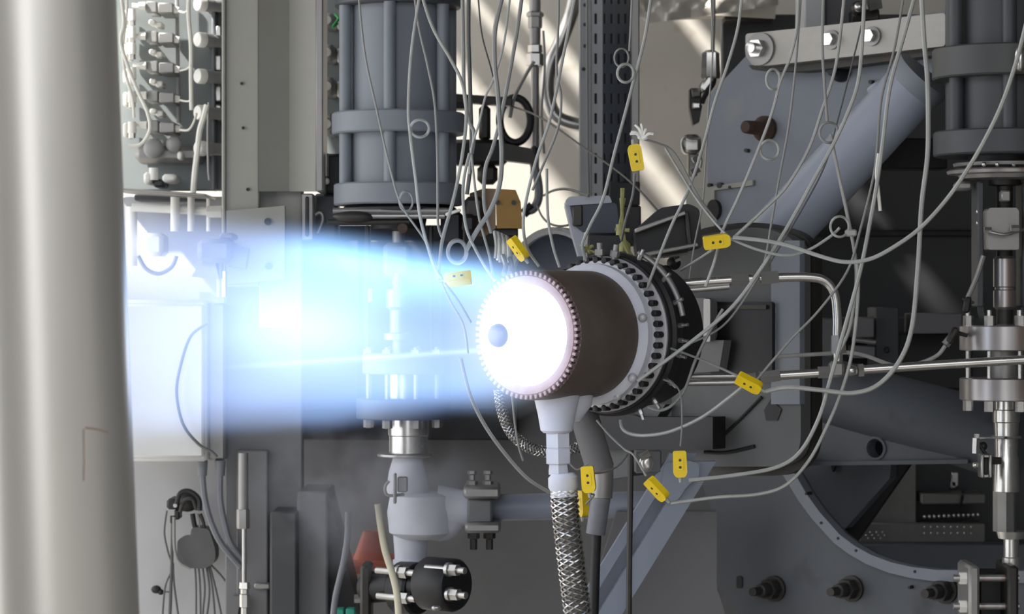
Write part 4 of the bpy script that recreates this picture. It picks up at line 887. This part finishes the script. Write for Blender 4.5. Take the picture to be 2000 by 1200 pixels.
for a, tt, r in ((-38, -.205, .01), (-62, -.215, .009), (14, -.203, .009)):
    a = math.radians(a); P(MB().ball(E(tt, .14, a), r), 'weld_bead', M['flange_pale'], t)
for a, tt in ((90, -.245), (78, -.25)):
    a = math.radians(a); P(MB().cyl(E(tt, .15, a), E(tt, .185, a), .006, None, 10).hexa(E(tt, .16, a), E(tt, .172, a), .01), 'top_port', M['satin_steel'], t)
# frosted inlet below
ib = E(-.1, .105, -math.pi / 2); ip = ib - UP * .0
P(MB().lathe(ib, -UP, [(0, .05), (.02, .045), (.055, .037), (.085, .032), (.09, .026)], 32), 'inlet_boss', M['frost'], t, 'frosted inlet boss')
P(MB().lathe(E(-.15, .115, -math.pi / 2), -UP + SIDE * .1, [(0, .045), (.03, .038), (.06, .012)], 24), 'inlet_web', M['frost'], t, 'frosted web')
P(MB().lathe(ib, -UP + Vector((.02, 0, 0)), [(.088, .024), (.09, .026), (.118, .026), (.12, .024), (.122, .027), (.15, .027), (.152, .02), (.165, .022), (.172, .022)], 6), 'inlet_nut', M['frost'], t, 'frosted union nut')
# cover and boxes behind the engine
t = T('round_cover', 'pale rimmed dark round cover peeping over the top of the engine', 'cover', W(1075, 640, 5.75))
cc = W(1080, 562, 6.0)
P(MB().lathe(cc, AX, [(-.03, .126), (-.03, .142), (.0, .142), (.004, .134), (0, .126), (-.03, .126)], 56), 'rim', M['light_panel'], t)
P(MB().lathe(cc, AX, [(-.05, .1), (-.03, .128), (-.012, .128), (-.006, .11), (-.004, .02)], 48), 'dish', M['navy_box'], t)
t = T('navy_box', 'dark navy instrument box with pale rim between the cable tray and the engine', 'box', W(1160, 500, 5.6))
P(MB().prism([[W(x, y, 5.55) for x, y in rpoly([(1112, 396), (1204, 396), (1212, 460), (1150, 462), (1120, 440)], 8)]], (0, .14, 0)), 'body', M['navy_box'], t)
P(MB().prism([[W(x, y, 5.545) for x, y in rpoly([(1104, 392), (1112, 384), (1190, 382), (1196, 396), (1108, 402)], 4)]], (0, .16, 0)), 'rim', M['box_rim'], t)
P(MB().prism([[W(x, y, 5.56) for x, y in [(1104, 400), (1114, 400), (1122, 438), (1150, 462), (1145, 500), (1130, 500), (1118, 458)]]], (0, .12, 0)), 'side_bracket', M['box_rim'], t)
P(MB().pbox(1146, 455, 1218, 505, 5.52, .14, .006), 'base', M['black_steel'], t)
P(MB().pbox(1118, 400, 1138, 442, 5.545, .02), 'window', M['dark_steel'], t)
P(MB().pbox(1190, 355, 1250, 402, 6.4, .08), 'rear_clamp', M['black_plastic'], t)
P(MB().pbox(1198, 402, 1252, 480, 5.75, .1), 'rear_plate', M['black_steel'], t)
t = T('black_duct_box', 'black open ended duct box with grey rim upper right of the engine', 'box', W(1300, 505, 5.6))
P(MB().prism([[W(x, y, 5.46) for x, y in rpoly([(1238, 452), (1290, 406), (1346, 398), (1366, 408), (1372, 484), (1330, 494), (1246, 502)], 8)]], (0, .13, 0)), 'body', M['black_steel'], t)
P(MB().bar(W(1240, 452, 5.44), W(1338, 416, 5.44), .04, S(8, 5.6)), 'rim_top', M['satin_steel'], t)
P(MB().bar(W(1340, 414, 5.44), W(1348, 488, 5.44), .03, S(8, 5.6)), 'rim_side', M['dark_steel'], t)
P(MB().bar(W(1250, 500, 5.43), W(1362, 478, 5.44), .03, S(8, 5.6)), 'rim_bottom', M['satin_steel'], t)
P(MB().prism([[W(x, y, 5.45) for x, y in [(1240, 455), (1336, 420), (1342, 482), (1248, 496)]]], (0, .012, 0)), 'opening', M['black_plastic'], t)
P(MB().ball(W(1316, 514, 5.6), S(14, 5.6)).ball(W(1300, 530, 5.58), S(12, 5.6)), 'black_plug', M['black_plastic'], t)
P(MB().hexa(W(1318, 508, 5.56), W(1328, 504, 5.56), S(6, 5.6)), 'bright_plug', M['bright_steel'], t)
P(MB().tube([W(1250, 496, 5.5), W(1290, 502, 5.5), W(1344, 494, 5.5)], S(3, 5.5)), 'grey_conduit', M['cable_grey'], t)
t = T('brown_box', 'ochre brown box with two dark holes left of the drop hose', 'box', W(975, 460, 5.9))
P(MB().prism([[W(x, y, 5.75) for x, y in [(968, 369), (1007, 371), (1017, 395), (1021, 446), (970, 446)]]], (0, .05, 0)), 'front_plate', M['box_brown'], t)
P(MB().prism([[W(968, 369, 5.75), W(968, 446, 5.75), W(946, 462, 5.9), W(925, 460, 5.98), W(917, 378, 5.98), W(945, 368, 5.88)]], (0, .04, 0)), 'side_plate', M['bracket_brown'], t)
for x in (971.5, 1003): P(MB().cyl(W(x, 396, 5.745), W(x, 396, 5.76), S(4.5, 5.75), None, 12), 'hole', M['dark_steel'], t)
P(MB().pbox(968, 446, 1012, 462, 5.78, .06), 'foot', M['black_steel'], t)
P(MB().pbox(906, 384, 946, 430, 5.85, .05, .01), 'clamp', M['dark_steel'], t)
P(MB().pbox(902, 418, 930, 456, 5.83, .06, .01), 'clamp_foot', M['black_steel'], t)
t = T('tape_bundle', 'bundle of pale tape ends hanging over the top left of the engine', 'tape', W(985, 510, 5.3))
for i in range(7):
    P(MB().tube([W(966 + i * 4, 452 + i * 2, 5.3 + .004 * i), W(970 + i * 4.2, 480, 5.29), W(968 + i * 5, 505 + (i % 3) * 4, 5.29)], S(4.5, 5.3), 6), 'tape_end', M['white_cable' if i % 2 else 'cable_pale'], t)
P(MB().tube([W(982, 500, 5.28), W(988, 520, 5.25), W(984, 536, 5.2)], S(5, 5.3)).tube([W(996, 505, 5.28), W(1000, 522, 5.25), W(996, 534, 5.2)], S(5, 5.3)), 'bracket_leg', M['satin_steel'], t)
t = T('taped_wires', 'olive taped wire bundle rising behind the top of the engine', 'wire bundle', W(1215, 510, 5.3))
for i in range(5):
    P(MB().tube([W(1220 - 2 * i, 388 - (i % 2) * 20, 5.33), W(1214 + (i % 3), 420, 5.31), W(1210 + 2 * i, 452, 5.3), W(1222 + i, 485, 5.29), W(1238 + 4 * i, 512 + 3 * i, 5.27)], S(2.6, 5.3), 6), 'wire', M['olive_tape'], t)
P(MB().lathe(W(1212, 450, 5.3), UP, [(-.01, S(9, 5.3)), (.012, S(9, 5.3))], 12).tube([W(1202, 448, 5.3), W(1230, 450, 5.29)], S(4, 5.3)), 'knot', M['olive_tape'], t)
P(MB().pbox(1210, 470, 1232, 505, 5.3, .03, .008), 'tape_wrap', M['olive_tape'], t)
t = T('taped_port', 'olive taped sensor port at the very top of the engine flange', 'sensor port', W(1148, 520, 5.22))
P(MB().tube([W(1146, 455, 5.22), W(1144, 490, 5.215), W(1146, 520, 5.21)], S(6, 5.2)), 'stem', M['satin_steel'], t)
for i in range(6): P(MB().tube([W(1146, 488, 5.21), W(1134 + i * 6, 480 + (i % 2) * 14, 5.2)], S(3, 5.2), 5), 'tape_tail', M['olive_tape'], t)
P(MB().tube([W(1150, 492, 5.23), W(1180, 495, 5.25), W(1222, 494, 5.28)], S(3, 5.2)), 'side_tube', M['satin_steel'], t)

# ------------------------------------------------------------------ propellant tubes on the right of the engine
t = T('upper_feed_tube', 'upper bright steel feed tube bending down to the tee right of the engine', 'tube', W(1640, 720, 5.3))
Yu = 5.3
P(MB().tube([W(1318, 556, Yu), W(1400, 549, Yu), W(1510, 543, Yu), W(1580, 542, Yu), W(1612, 550, Yu), W(1630, 575, Yu), W(1635, 620, Yu), W(1635, 660, Yu), W(1638, 720, Yu)], S(9, Yu), 14), 'tube', M['bright_steel'], t)
P(MB().cyl(W(1325, 569, Yu), W(1424, 560, Yu), S(6, Yu), None, 12), 'parallel_tube', M['steel'], t)
P(MB().hexa(W(1428, 548, Yu), W(1462, 546, Yu), S(13, Yu)).hexa(W(1470, 545, Yu), W(1484, 544, Yu), S(12, Yu)).hexa(W(1486, 544, Yu), W(1520, 541, Yu), S(14, Yu)), 'union', M['satin_steel'], t)
P(MB().cyl(W(1636, 655, Yu), W(1638, 690, Yu), S(14, Yu), S(17, Yu), 6), 'lower_nut', M['satin_steel'], t)
t = T('lower_feed_tube', 'long level steel tube with tee running to the right edge', 'tube', W(1800, 720, 5.3))
P(MB().tube([W(1334, 736, Yu), W(1440, 735, Yu)], S(5, Yu), 10).tube([W(1334, 749, Yu), W(1460, 747, Yu)], S(6, Yu), 10), 'twin_tube', M['steel'], t)
P(MB().hexa(W(1446, 742, Yu), W(1476, 740, Yu), S(13, Yu)).hexa(W(1484, 738, Yu), W(1523, 733, Yu), S(13, Yu)), 'union', M['satin_steel'], t)
P(MB().tube([W(1520, 734, Yu), W(1600, 729, Yu)], S(9, Yu), 14), 'short_tube', M['bright_steel'], t)
P(MB().hexa(W(1598, 728, Yu), W(1624, 727, Yu), S(13, Yu)).pbox(1622, 706, 1650, 738, Yu - .02, .04, .006), 'tee', M['satin_steel'], t)
P(MB().ball(W(1662, 724, Yu), S(15, Yu), (1, 1, .75)).hexa(W(1676, 724, Yu), W(1686, 723, Yu), S(14, Yu)), 'tee_nut', M['bright_steel'], t)
P(MB().tube([W(1680, 723, Yu), W(1770, 717, Yu), W(1900, 709, Yu), W(2060, 700, Yu)], S(9, Yu), 14), 'long_tube', M['bright_steel'], t)

# ------------------------------------------------------------------ thermocouple plugs
def plug_proto():
    t = T('thermocouple_plug', '', 'connector', (0, 0, 0), 'yellow plugs on the sensor cables')
    prof = [(-.026, -.0125), (.018, -.0135), (.026, -.009), (.026, .009), (.018, .0135), (-.026, .0125)]
    mb = MB().prism([[Vector((x, -.007, z)) for x, z in rpoly(prof, .004, 3)]], (0, .014, 0))
    h = P(mb, 'housing', M['yellow'], t)
    for x in (-.008, .006): P(MB().cyl((x, -.0062, 0), (x, -.0078, 0), .0028, None, 10), 'screw', M['dark_steel'], h, 'small dark screw')
    P(MB().box((.0, -.0072, 0), (.024, .001, .014), None, .0004), 'raised_panel', M['yellow'], h)
    P(MB().cyl((.025, 0, 0), (.036, 0, 0), .0045, .003, 10), 'strain_relief', M['cable_pale'], t, 'pale strain relief')
    return t
pr = plug_proto(); first = True
for cx, cy, ang, Y, roll, lb in (
        (1242, 308, 100, 5.0, 0, 'yellow plug hanging upright under a white frayed tie beside the cable tray'),
        (1012, 486, -55, 5.15, 62, 'yellow plug leaning beside the pale tape ends at top left of the engine'),
        (894, 545, 187, 4.75, 48, 'bleached yellow plug lying level at the edge of the blue plume'),
        (1400, 472, 8, 4.95, 12, 'yellow plug floating level among cables above the upper feed tube'),
        (1463, 749, -28, 4.95, 45, 'yellow plug slanting over the twin lower feed tubes'),
        (1328, 907, -88, 5.0, 0, 'yellow plug hanging upright before the top of the diagonal strut'),
        (1283, 956, -47, 5.0, 55, 'narrow yellow plug slanting across the diagonal strut'),
        (1149, 937, -85, 5.02, 10, 'yellow plug with two dark screws hanging right of the braided hose ferrule'),
        (1137, 984, -88, 5.12, 60, 'half hidden yellow plug lowest beside the braided hose')):
    ro = (Matrix.Rotation(-math.radians(ang), 4, 'Y') @ Matrix.Rotation(math.radians(roll), 4, 'X')).to_euler()
    if first: pr.location = W(cx, cy, Y); pr.rotation_euler = ro; pr['label'] = lb; first = False
    else: dup(pr, W(cx, cy, Y), ro, lb)
t = T('frayed_tie', 'white frayed cable tie above the upright yellow plug by the tray', 'cable tie', W(1250, 270, 5.0))
for i, (x, y) in enumerate(((1240, 244), (1252, 242), (1232, 258), (1230, 262), (1276, 262), (1246, 250), (1262, 252))):
    P(MB().tube([W(1254, 274, 5.0), W((x + 1256) / 2, (y + 266) / 2 - 2, 4.99), W(x, y, 4.99)], S(2.6, 5), 5), 'tail', M['white_plastic'], t)
P(MB().ball(W(1256, 268, 5), S(8, 5), (1.4, .8, .8)), 'knot', M['white_plastic'], t)

# ------------------------------------------------------------------ sensor cables
for pts, Y0, Y1, r, m, lb, coil in (
    ([(698, -40), (712, 100), (735, 210), (760, 320), (784, 400), (830, 470), (862, 540)], 4.9, 4.78, 2.6, 'cable_grey', 'thin cable crossing the actuator face from top left to the bleached plug', [(793, 393, 13, 19)]),
    ([(825, -40), (805, 90), (798, 200), (801, 260), (812, 350), (822, 430), (848, 520), (864, 546)], 4.85, 4.76, 3.8, 'cable_pale', 'pale cable with a round coil hanging down the middle of the actuator', [(820, 251, 18, 17)]),
    ([(824, -10), (846, 55), (880, 115), (902, 160), (911, 215), (905, 290), (888, 380), (866, 460), (860, 500), (857, 546)], 4.9, 4.77, 4, 'cable_pale', 'pale cable slanting off the actuator to the right then falling to the bleached plug', None),
    ([(806, -40), (818, 50), (836, 130), (849, 200), (854, 290), (855, 390), (856, 440), (864, 465)], 4.95, 4.85, 3, 'cable_grey', 'grey cable falling between the two pale cables on the actuator', None),
    ([(903, -40), (905, 100), (907, 180), (916, 235), (926, 260), (922, 300)], 5.1, 5.1, 4.5, 'cable_grey', 'left of two grey cables hugging the right side of the actuator', None),
    ([(916, -40), (915, 60), (917, 130), (919, 200), (921, 300), (912, 380)], 5.2, 5.2, 5, 'cable_dark', 'right dark strand of the pair beside the actuator', None),
    ([(990, -40), (968, 50), (966, 120), (972, 180), (976, 240), (980, 300), (976, 360), (958, 410), (932, 450), (910, 490)], 5.0, 5.0, 5.5, 'cable_grey', 'thick grey cable bending left below the hose bracket', [(893, 492, 18, 22)]),
    ([(1024, -40), (1010, 60), (994, 150), (978, 230), (962, 290), (948, 330), (946, 400), (960, 455)], 5.05, 5.2, 4.5, 'cable_grey', 'grey cable slanting left from the vertical tube to the brown box', None),
    ([(932, -40), (940, 60), (958, 130), (968, 170)], 5.3, 5.2, 2, 'cable_dark', 'thin dark thread over the sunlit wall right of the actuator', None),
    ([(1000, -40), (985, 80), (965, 152), (948, 190), (936, 240), (921, 290), (917, 340)], 5.05, 5.1, 2.6, 'cable_pale', 'pale thin cable arching over the hose bracket', None),
    ([(917, 300), (906, 350), (905, 400), (912, 450), (930, 490), (950, 525), (966, 548)], 5.05, 4.95, 3.6, 'cable_pale', 'pale cable curving down to the nozzle top from the hose bracket', None),
    ([(920, 290), (926, 350), (935, 420), (945, 460), (956, 500), (964, 545)], 5.1, 4.96, 3, 'cable_pale', 'pale cable passing the brown box clamp to the nozzle top', None),
    ([(1130, -40), (1100, 110), (1075, 230), (1048, 310), (1028, 390), (1022, 440), (1030, 485), (1053, 520)], 5.1, 5.18, 3.6, 'cable_pale', 'pale cable crossing the bent pipe down to the engine top', None),
    ([(1092, -40), (1090, 60), (1087, 140), (1096, 190), (1090, 250), (1062, 320), (1040, 372)], 5.3, 5.3, 3, 'cable_grey', 'grey cable hanging before the bent pipe', None),
    ([(1068, 330), (1070, 420), (1080, 480), (1093, 522)], 5.25, 5.2, 3.4, 'cable_pale', 'pale cable dropping over the round cover to the engine top', None),
    ([(1276, -40), (1262, 60), (1245, 132), (1236, 165), (1221, 222), (1200, 300), (1178, 388), (1152, 442), (1138, 480), (1148, 516)], 5.0, 5.2, 3.8, 'cable_pale', 'pale cable with a round coil crossing the cable tray', [(1222, 143, 16, 18)]),
    ([(1236, -40), (1232, 50), (1229, 100)], 5.05, 5.05, 2.6, 'cable_grey', 'short grey cable ending in a coil at the tray top', [(1214, 113, 14, 18)]),
    ([(1300, 290), (1330, 340), (1356, 382), (1384, 420), (1410, 450), (1428, 466)], 5.1, 4.96, 3, 'cable_pale', 'pale cable slanting right from the frayed tie to the level plug', None),
    ([(1256, 272), (1286, 280), (1318, 300), (1362, 380), (1400, 432)], 5.0, 5.05, 2.4, 'cable_grey', 'grey cable leaving the frayed tie towards the frame plate', None),
    ([(1240, 338), (1236, 380), (1222, 430), (1214, 470)], 5.0, 5.25, 3, 'cable_grey', 'grey lead below the upright plug beside the tray', None),
    ([(1452, -40), (1442, 50), (1420, 130), (1396, 200), (1372, 290), (1345, 370), (1312, 440), (1288, 500), (1262, 566)], 5.0, 5.12, 3.6, 'cable_pale', 'long pale cable slanting from the link bar end down to the engine flange', None),
    ([(1388, -30), (1392, 100), (1384, 210), (1378, 320), (1372, 400), (1358, 470), (1346, 545)], 5.3, 5.3, 2, 'cable_grey', 'thin grey thread dropping past the pressure sensor to the upper feed tube', None),
    ([(1560, -40), (1557, 50), (1544, 110), (1524, 160), (1508, 220), (1478, 300), (1440, 390), (1412, 450), (1396, 510), (1378, 560)], 5.0, 5.0, 3.6, 'cable_pale', 'pale cable with two coils crossing the frame plate to the level plug', [(1510, 155, 13, 20), (1503, 293, 18, 19)]),
    ([(1566, -40), (1561, 40), (1552, 150), (1540, 250), (1520, 360), (1506, 440), (1490, 520), (1450, 590), (1408, 640), (1350, 670), (1305, 682)], 5.05, 5.15, 2.6, 'cable_grey', 'thin grey cable running straight down the frame plate to the engine flange', None),
    ([(1610, -40), (1606, 80), (1610, 160), (1616, 240)], 4.95, 4.95, 3.4, 'cable_grey', 'grey cable falling from the top into the coil on the upper tube', [(1619, 259, 18, 20)]),
    ([(1622, 262), (1638, 340), (1655, 420), (1670, 500), (1672, 560), (1660, 640), (1638, 690)], 4.95, 5.0, 4, 'cable_pale', 'pale cable leaving the coil on the upper tube for the tee', None),
    ([(1652, -40), (1642, 60), (1630, 140), (1606, 215), (1580, 290), (1536, 365), (1490, 412), (1434, 464)], 5.0, 4.96, 3.8, 'cable_pale', 'pale cable sweeping left from the link bar to the level plug', None),
    ([(1690, -40), (1684, 80), (1676, 160), (1656, 220), (1626, 285), (1590, 350), (1540, 440), (1490, 520), (1430, 600), (1350, 668), (1245, 745)], 4.9, 4.98, 4.5, 'cable_pale', 'thickest pale cable crossing from the upper tube to the engine lower flange', None),
    ([(1770, -40), (1748, 90), (1722, 190), (1713, 290), (1705, 350), (1680, 450), (1655, 530), (1600, 606), (1548, 660), (1505, 710), (1476, 745)], 4.95, 4.98, 3, 'cable_grey', 'thin cable slanting left across the dark wall to the slanting plug', None),
    ([(1796, -40), (1768, 60), (1738, 170), (1725, 270), (1714, 350), (1700, 430), (1680, 530), (1650, 640), (1622, 740), (1600, 815), (1565, 880), (1520, 912), (1440, 928), (1345, 939)], 4.85, 4.98, 4.8, 'cable_pale', 'pale cable hanging past the tee and turning left to the upright lower plug', None),
    ([(1798, -40), (1805, 80), (1811, 150), (1813, 240), (1811, 310), (1800, 400), (1793, 520), (1781, 640), (1757, 705), (1715, 752), (1665, 768), (1600, 762), (1540, 757), (1496, 765)], 4.8, 4.95, 5.5, 'cable_pale', 'stout pale cable hanging straight left of the right actuator and looping to the slanting plug', None),
    ([(2010, 20), (1988, 110), (1958, 200), (1925, 270), (1890, 330), (1850, 388), (1800, 443), (1750, 480), (1700, 506), (1650, 512), (1600, 500), (1540, 480), (1490, 470), (1432, 464)], 4.68, 4.94, 5, 'cable_pale', 'pale cable swooping from the right edge to the level plug', None),
    ([(1640, 445), (1622, 462), (1580, 488), (1535, 499), (1480, 488), (1430, 468)], 4.9, 4.95, 3.4, 'cable_pale', 'pale cable from the tied coil back to the level plug', [(1640, 443, 18, 20)]),
    ([(1700, -40), (1680, 60), (1632, 250), (1608, 330), (1560, 420), (1500, 520)], 5.25, 5.3, 2, 'cable_dark', 'thin dark thread lying along the upper frame tube', None),
    ([(1674, 510), (1676, 580), (1664, 690), (1642, 770), (1612, 840), (1580, 900), (1535, 948), (1480, 966), (1400, 972), (1310, 984)], 4.95, 5.0, 4, 'cable_pale', 'lowest pale cable curving under the mount plate to the narrow plug', None),
    ([(1212, 822), (1216, 838), (1232, 848), (1262, 851), (1310, 843), (1370, 816), (1420, 780), (1450, 756)], 5.13, 4.97, 4, 'cable_pale', 'pale cable sagging from the engine underside to the slanting plug', None),
    ([(1266, 796), (1290, 802), (1315, 790), (1338, 760), (1358, 705), (1385, 650), (1412, 604)], 5.12, 5.05, 3.6, 'cable_grey', 'grey cable curling up from the lower right engine flange', None),
    ([(1303, 678), (1370, 703), (1442, 735)], 5.12, 4.98, 2.8, 'cable_grey', 'thin straight cable from the engine flange to the slanting plug', None),
    ([(1296, 742), (1318, 752), (1330, 775), (1332, 830), (1329, 872)], 5.12, 5.0, 2.2, 'cable_grey', 'thin cable falling from the flange fitting to the upright lower plug', None),
    ([(1166, 822), (1190, 850), (1220, 878), (1238, 890), (1262, 930)], 5.15, 5.0, 2.6, 'cable_grey', 'thin cable slanting right from the inlet web to the narrow plug', None),
    ([(1330, 528), (1365, 506), (1392, 488)], 5.2, 4.97, 3.2, 'cable_pale', 'short pale cable below the level plug', None),
    ([(1150, 905), (1128, 918), (1112, 905)], 5.05, 5.04, 2, 'cable_grey', 'tiny grey lead between the ferrule and the plug with two screws', None),
    ([(1160, 925), (1185, 922), (1210, 908), (1226, 888)], 5.1, 5.3, 2.2, 'cable_grey', 'small grey lead sagging right of the plug with two screws', None),
    ([(1152, 966), (1160, 968), (1145, 985)], 5.05, 5.1, 2.4, 'cable_pale', 'little pale loop joining the two plugs beside the braided hose', None),
    ([(900, 700), (918, 770), (945, 828), (985, 885), (1030, 935), (1072, 962)], 4.8, 5.02, 4.2, 'cable_pale', 'pale cable emerging from the plume and slanting to the hose ferrule', None),
    ([(862, 552), (880, 590), (905, 635), (914, 690)], 4.75, 4.78, 3, 'cable_pale', 'pale strand inside the plume left of the nozzle', None),
    ([(868, 552), (895, 588), (920, 630)], 4.74, 4.78, 3, 'cable_pale', 'second pale strand inside the plume nearest the nozzle', None),
    ([(1716, 300), (1712, 340), (1716, 380), (1719, 412)], 4.9, 4.9, 4, 'white_cable', 'pale flat strap end hanging before the dark wall', None)):
    cable('sensor_cable', pts, Y0, Y1, r * .86, m, lb, 'cable', 'sensor cables', 7, coil)
O(MB().pbox(1652, 448, 1674, 462, 4.9, .02, .003), 'cable_clip', M['cable_pale'], 'small pale clip beside the coil above the dark wall', 'clip')

# ------------------------------------------------------------------ the flame and the cold vapour
class X:
    def __init__(s, nt, k): s.nt, s.k = nt, k
    def _(s, op, b=None):
        n = s.nt.nodes.new('ShaderNodeMath'); n.operation = op
        for i, q in enumerate((s, b)):
            if q is None: continue
            if isinstance(q, X): s.nt.links.new(q.k, n.inputs[i])
            else: n.inputs[i].default_value = q
        return X(s.nt, n.outputs[0])
    def __add__(s, b): return s._('ADD', b)
    def __sub__(s, b): return s._('SUBTRACT', b)
    def __mul__(s, b): return s._('MULTIPLY', b)
    def __truediv__(s, b): return s._('DIVIDE', b)
    def sq(s): return s * s
    def gauss(s, c, wd): return ((s - c) / wd).sq().__mul__(-1.0)._('EXPONENT')
    def sqrt(s): return s._('SQRT')
    def step(s, a, b):
        n = s.nt.nodes.new('ShaderNodeMapRange'); n.interpolation_type = 'SMOOTHSTEP'
        s.nt.links.new(s.k, n.inputs['Value']); 
        if a < b: n.inputs['From Min'].default_value = a; n.inputs['From Max'].default_value = b
        else: n.inputs['From Min'].default_value = b; n.inputs['From Max'].default_value = a; n.inputs['To Min'].default_value = 1; n.inputs['To Max'].default_value = 0
        return X(s.nt, n.outputs[0])
def volume_mat(name):
    m = bpy.data.materials.new(name); m.use_nodes = True; nt = m.node_tree; nt.nodes.clear()
    tc = nt.nodes.new('ShaderNodeTexCoord'); sp = nt.nodes.new('ShaderNodeSeparateXYZ'); nt.links.new(tc.outputs['Object'], sp.inputs[0])
    return m, nt, tc, [X(nt, o) for o in sp.outputs]
m, nt, tc, (x, y, z) = volume_mat('flame')
mp = nt.nodes.new('ShaderNodeMapping'); mp.inputs['Scale'].default_value = (2.2, 9, 9); nt.links.new(tc.outputs['Object'], mp.inputs[0])
nz = nt.nodes.new('ShaderNodeTexNoise'); nz.inputs['Scale'].default_value = 1; nz.inputs['Detail'].default_value = 2; nt.links.new(mp.outputs[0], nz.inputs['Vector'])
ns = X(nt, nz.outputs['Fac'])
zc = z - x * .028                                   # the plume lifts a little as it leaves
r = (y.sq() + zc.sq()).sqrt()
rn = r * (ns * .35 + .83)
Rs = x * .05 + .105
fade = x.step(-.02, .06) * x.step(1.32, .75)
fill = (rn - Rs - .008).step(.045, -.03) * fade * ((r / Rs).sq() * .75 + .4)
shell = (rn - Rs).gauss(0, .024) * x.step(.02, .14) * x.step(.8, .55) * (z.step(.02, .11) * 2.2 + .5)
core = x.gauss(.64, .19) * r.gauss(0, .066)
tail = x.gauss(1.05, .28) * r.gauss(0, .15)
near = x.gauss(.01, .075) * r.gauss(0, .1)  # hot gas at the nozzle, strengthened to stand in for bloom
d2 = y.sq() + (z + x * .028 + .024).sq()
slip = (d2 * -1.0 / .00002)._('EXPONENT') * x.step(.08, .15) * x.step(.9, .6)
out = nt.nodes.new('ShaderNodeOutputMaterial')
prev = None
for s_, col in ((fill * 3.1, (.40, .56, 1)), (shell * 2.0, (.2, .54, 1)), (core * 4.6, (.66, .95, 1)), (near * 8.0, (.85, .95, 1)), (tail * .35, (.7, .85, 1)), (slip * 18.0, (.8, .95, 1))):
    e = nt.nodes.new('ShaderNodeEmission'); e.inputs[0].default_value = (*col, 1); nt.links.new(s_.k, e.inputs[1])
    if prev is None: prev = e.outputs[0]
    else:
        a = nt.nodes.new('ShaderNodeAddShader'); nt.links.new(prev, a.inputs[0]); nt.links.new(e.outputs[0], a.inputs[1]); prev = a.outputs[0]
nt.links.new(prev, out.inputs['Volume']); m.cycles.volume_step_rate = .25; MAT['flame'] = m
fm = MB().lathe((0, 0, 0), (1, 0, 0), [(-.005, .1), (.06, .16), (.3, .23), (.8, .30), (1.32, .36)], 32)
o = link(fm, 'exhaust_flame', m, Vector(), None)
o.matrix_world = Matrix.Translation(N0) @ Matrix((AX, SIDE, UP)).transposed().to_4x4()
o['label'] = 'blue white exhaust flame streaming left from the nozzle'; o['category'] = 'flame'
m, nt, tc, (x, y, z) = volume_mat('vapour')
nz = nt.nodes.new('ShaderNodeTexNoise'); nz.inputs['Scale'].default_value = 9; nz.inputs['Detail'].default_value = 4; nt.links.new(tc.outputs['Object'], nz.inputs['Vector'])
ns = X(nt, nz.outputs['Fac'])
rr = ((x / .32).sq() + (y / .12).sq() + (z / .21).sq()).sqrt()
den = rr.step(1.0, .3) * ns.step(.36, .7) * 7.0
vs_ = nt.nodes.new('ShaderNodeVolumePrincipled'); vs_.inputs['Color'].default_value = (.9, .9, .96, 1); nt.links.new(den.k, vs_.inputs['Density'])
out = nt.nodes.new('ShaderNodeOutputMaterial'); nt.links.new(vs_.outputs[0], out.inputs['Volume']); m.cycles.volume_step_rate = .6
c = W(720, 965, 5.6)
o = link(MB().ball((0, 0, 0), 1, (.32, .12, .21), 24, 14), 'cold_vapour', m, Vector(), None); o.location = c
o['label'] = 'thin grey cold vapour drifting around the frosted valve'; o['category'] = 'vapour'; o['kind'] = 'stuff'
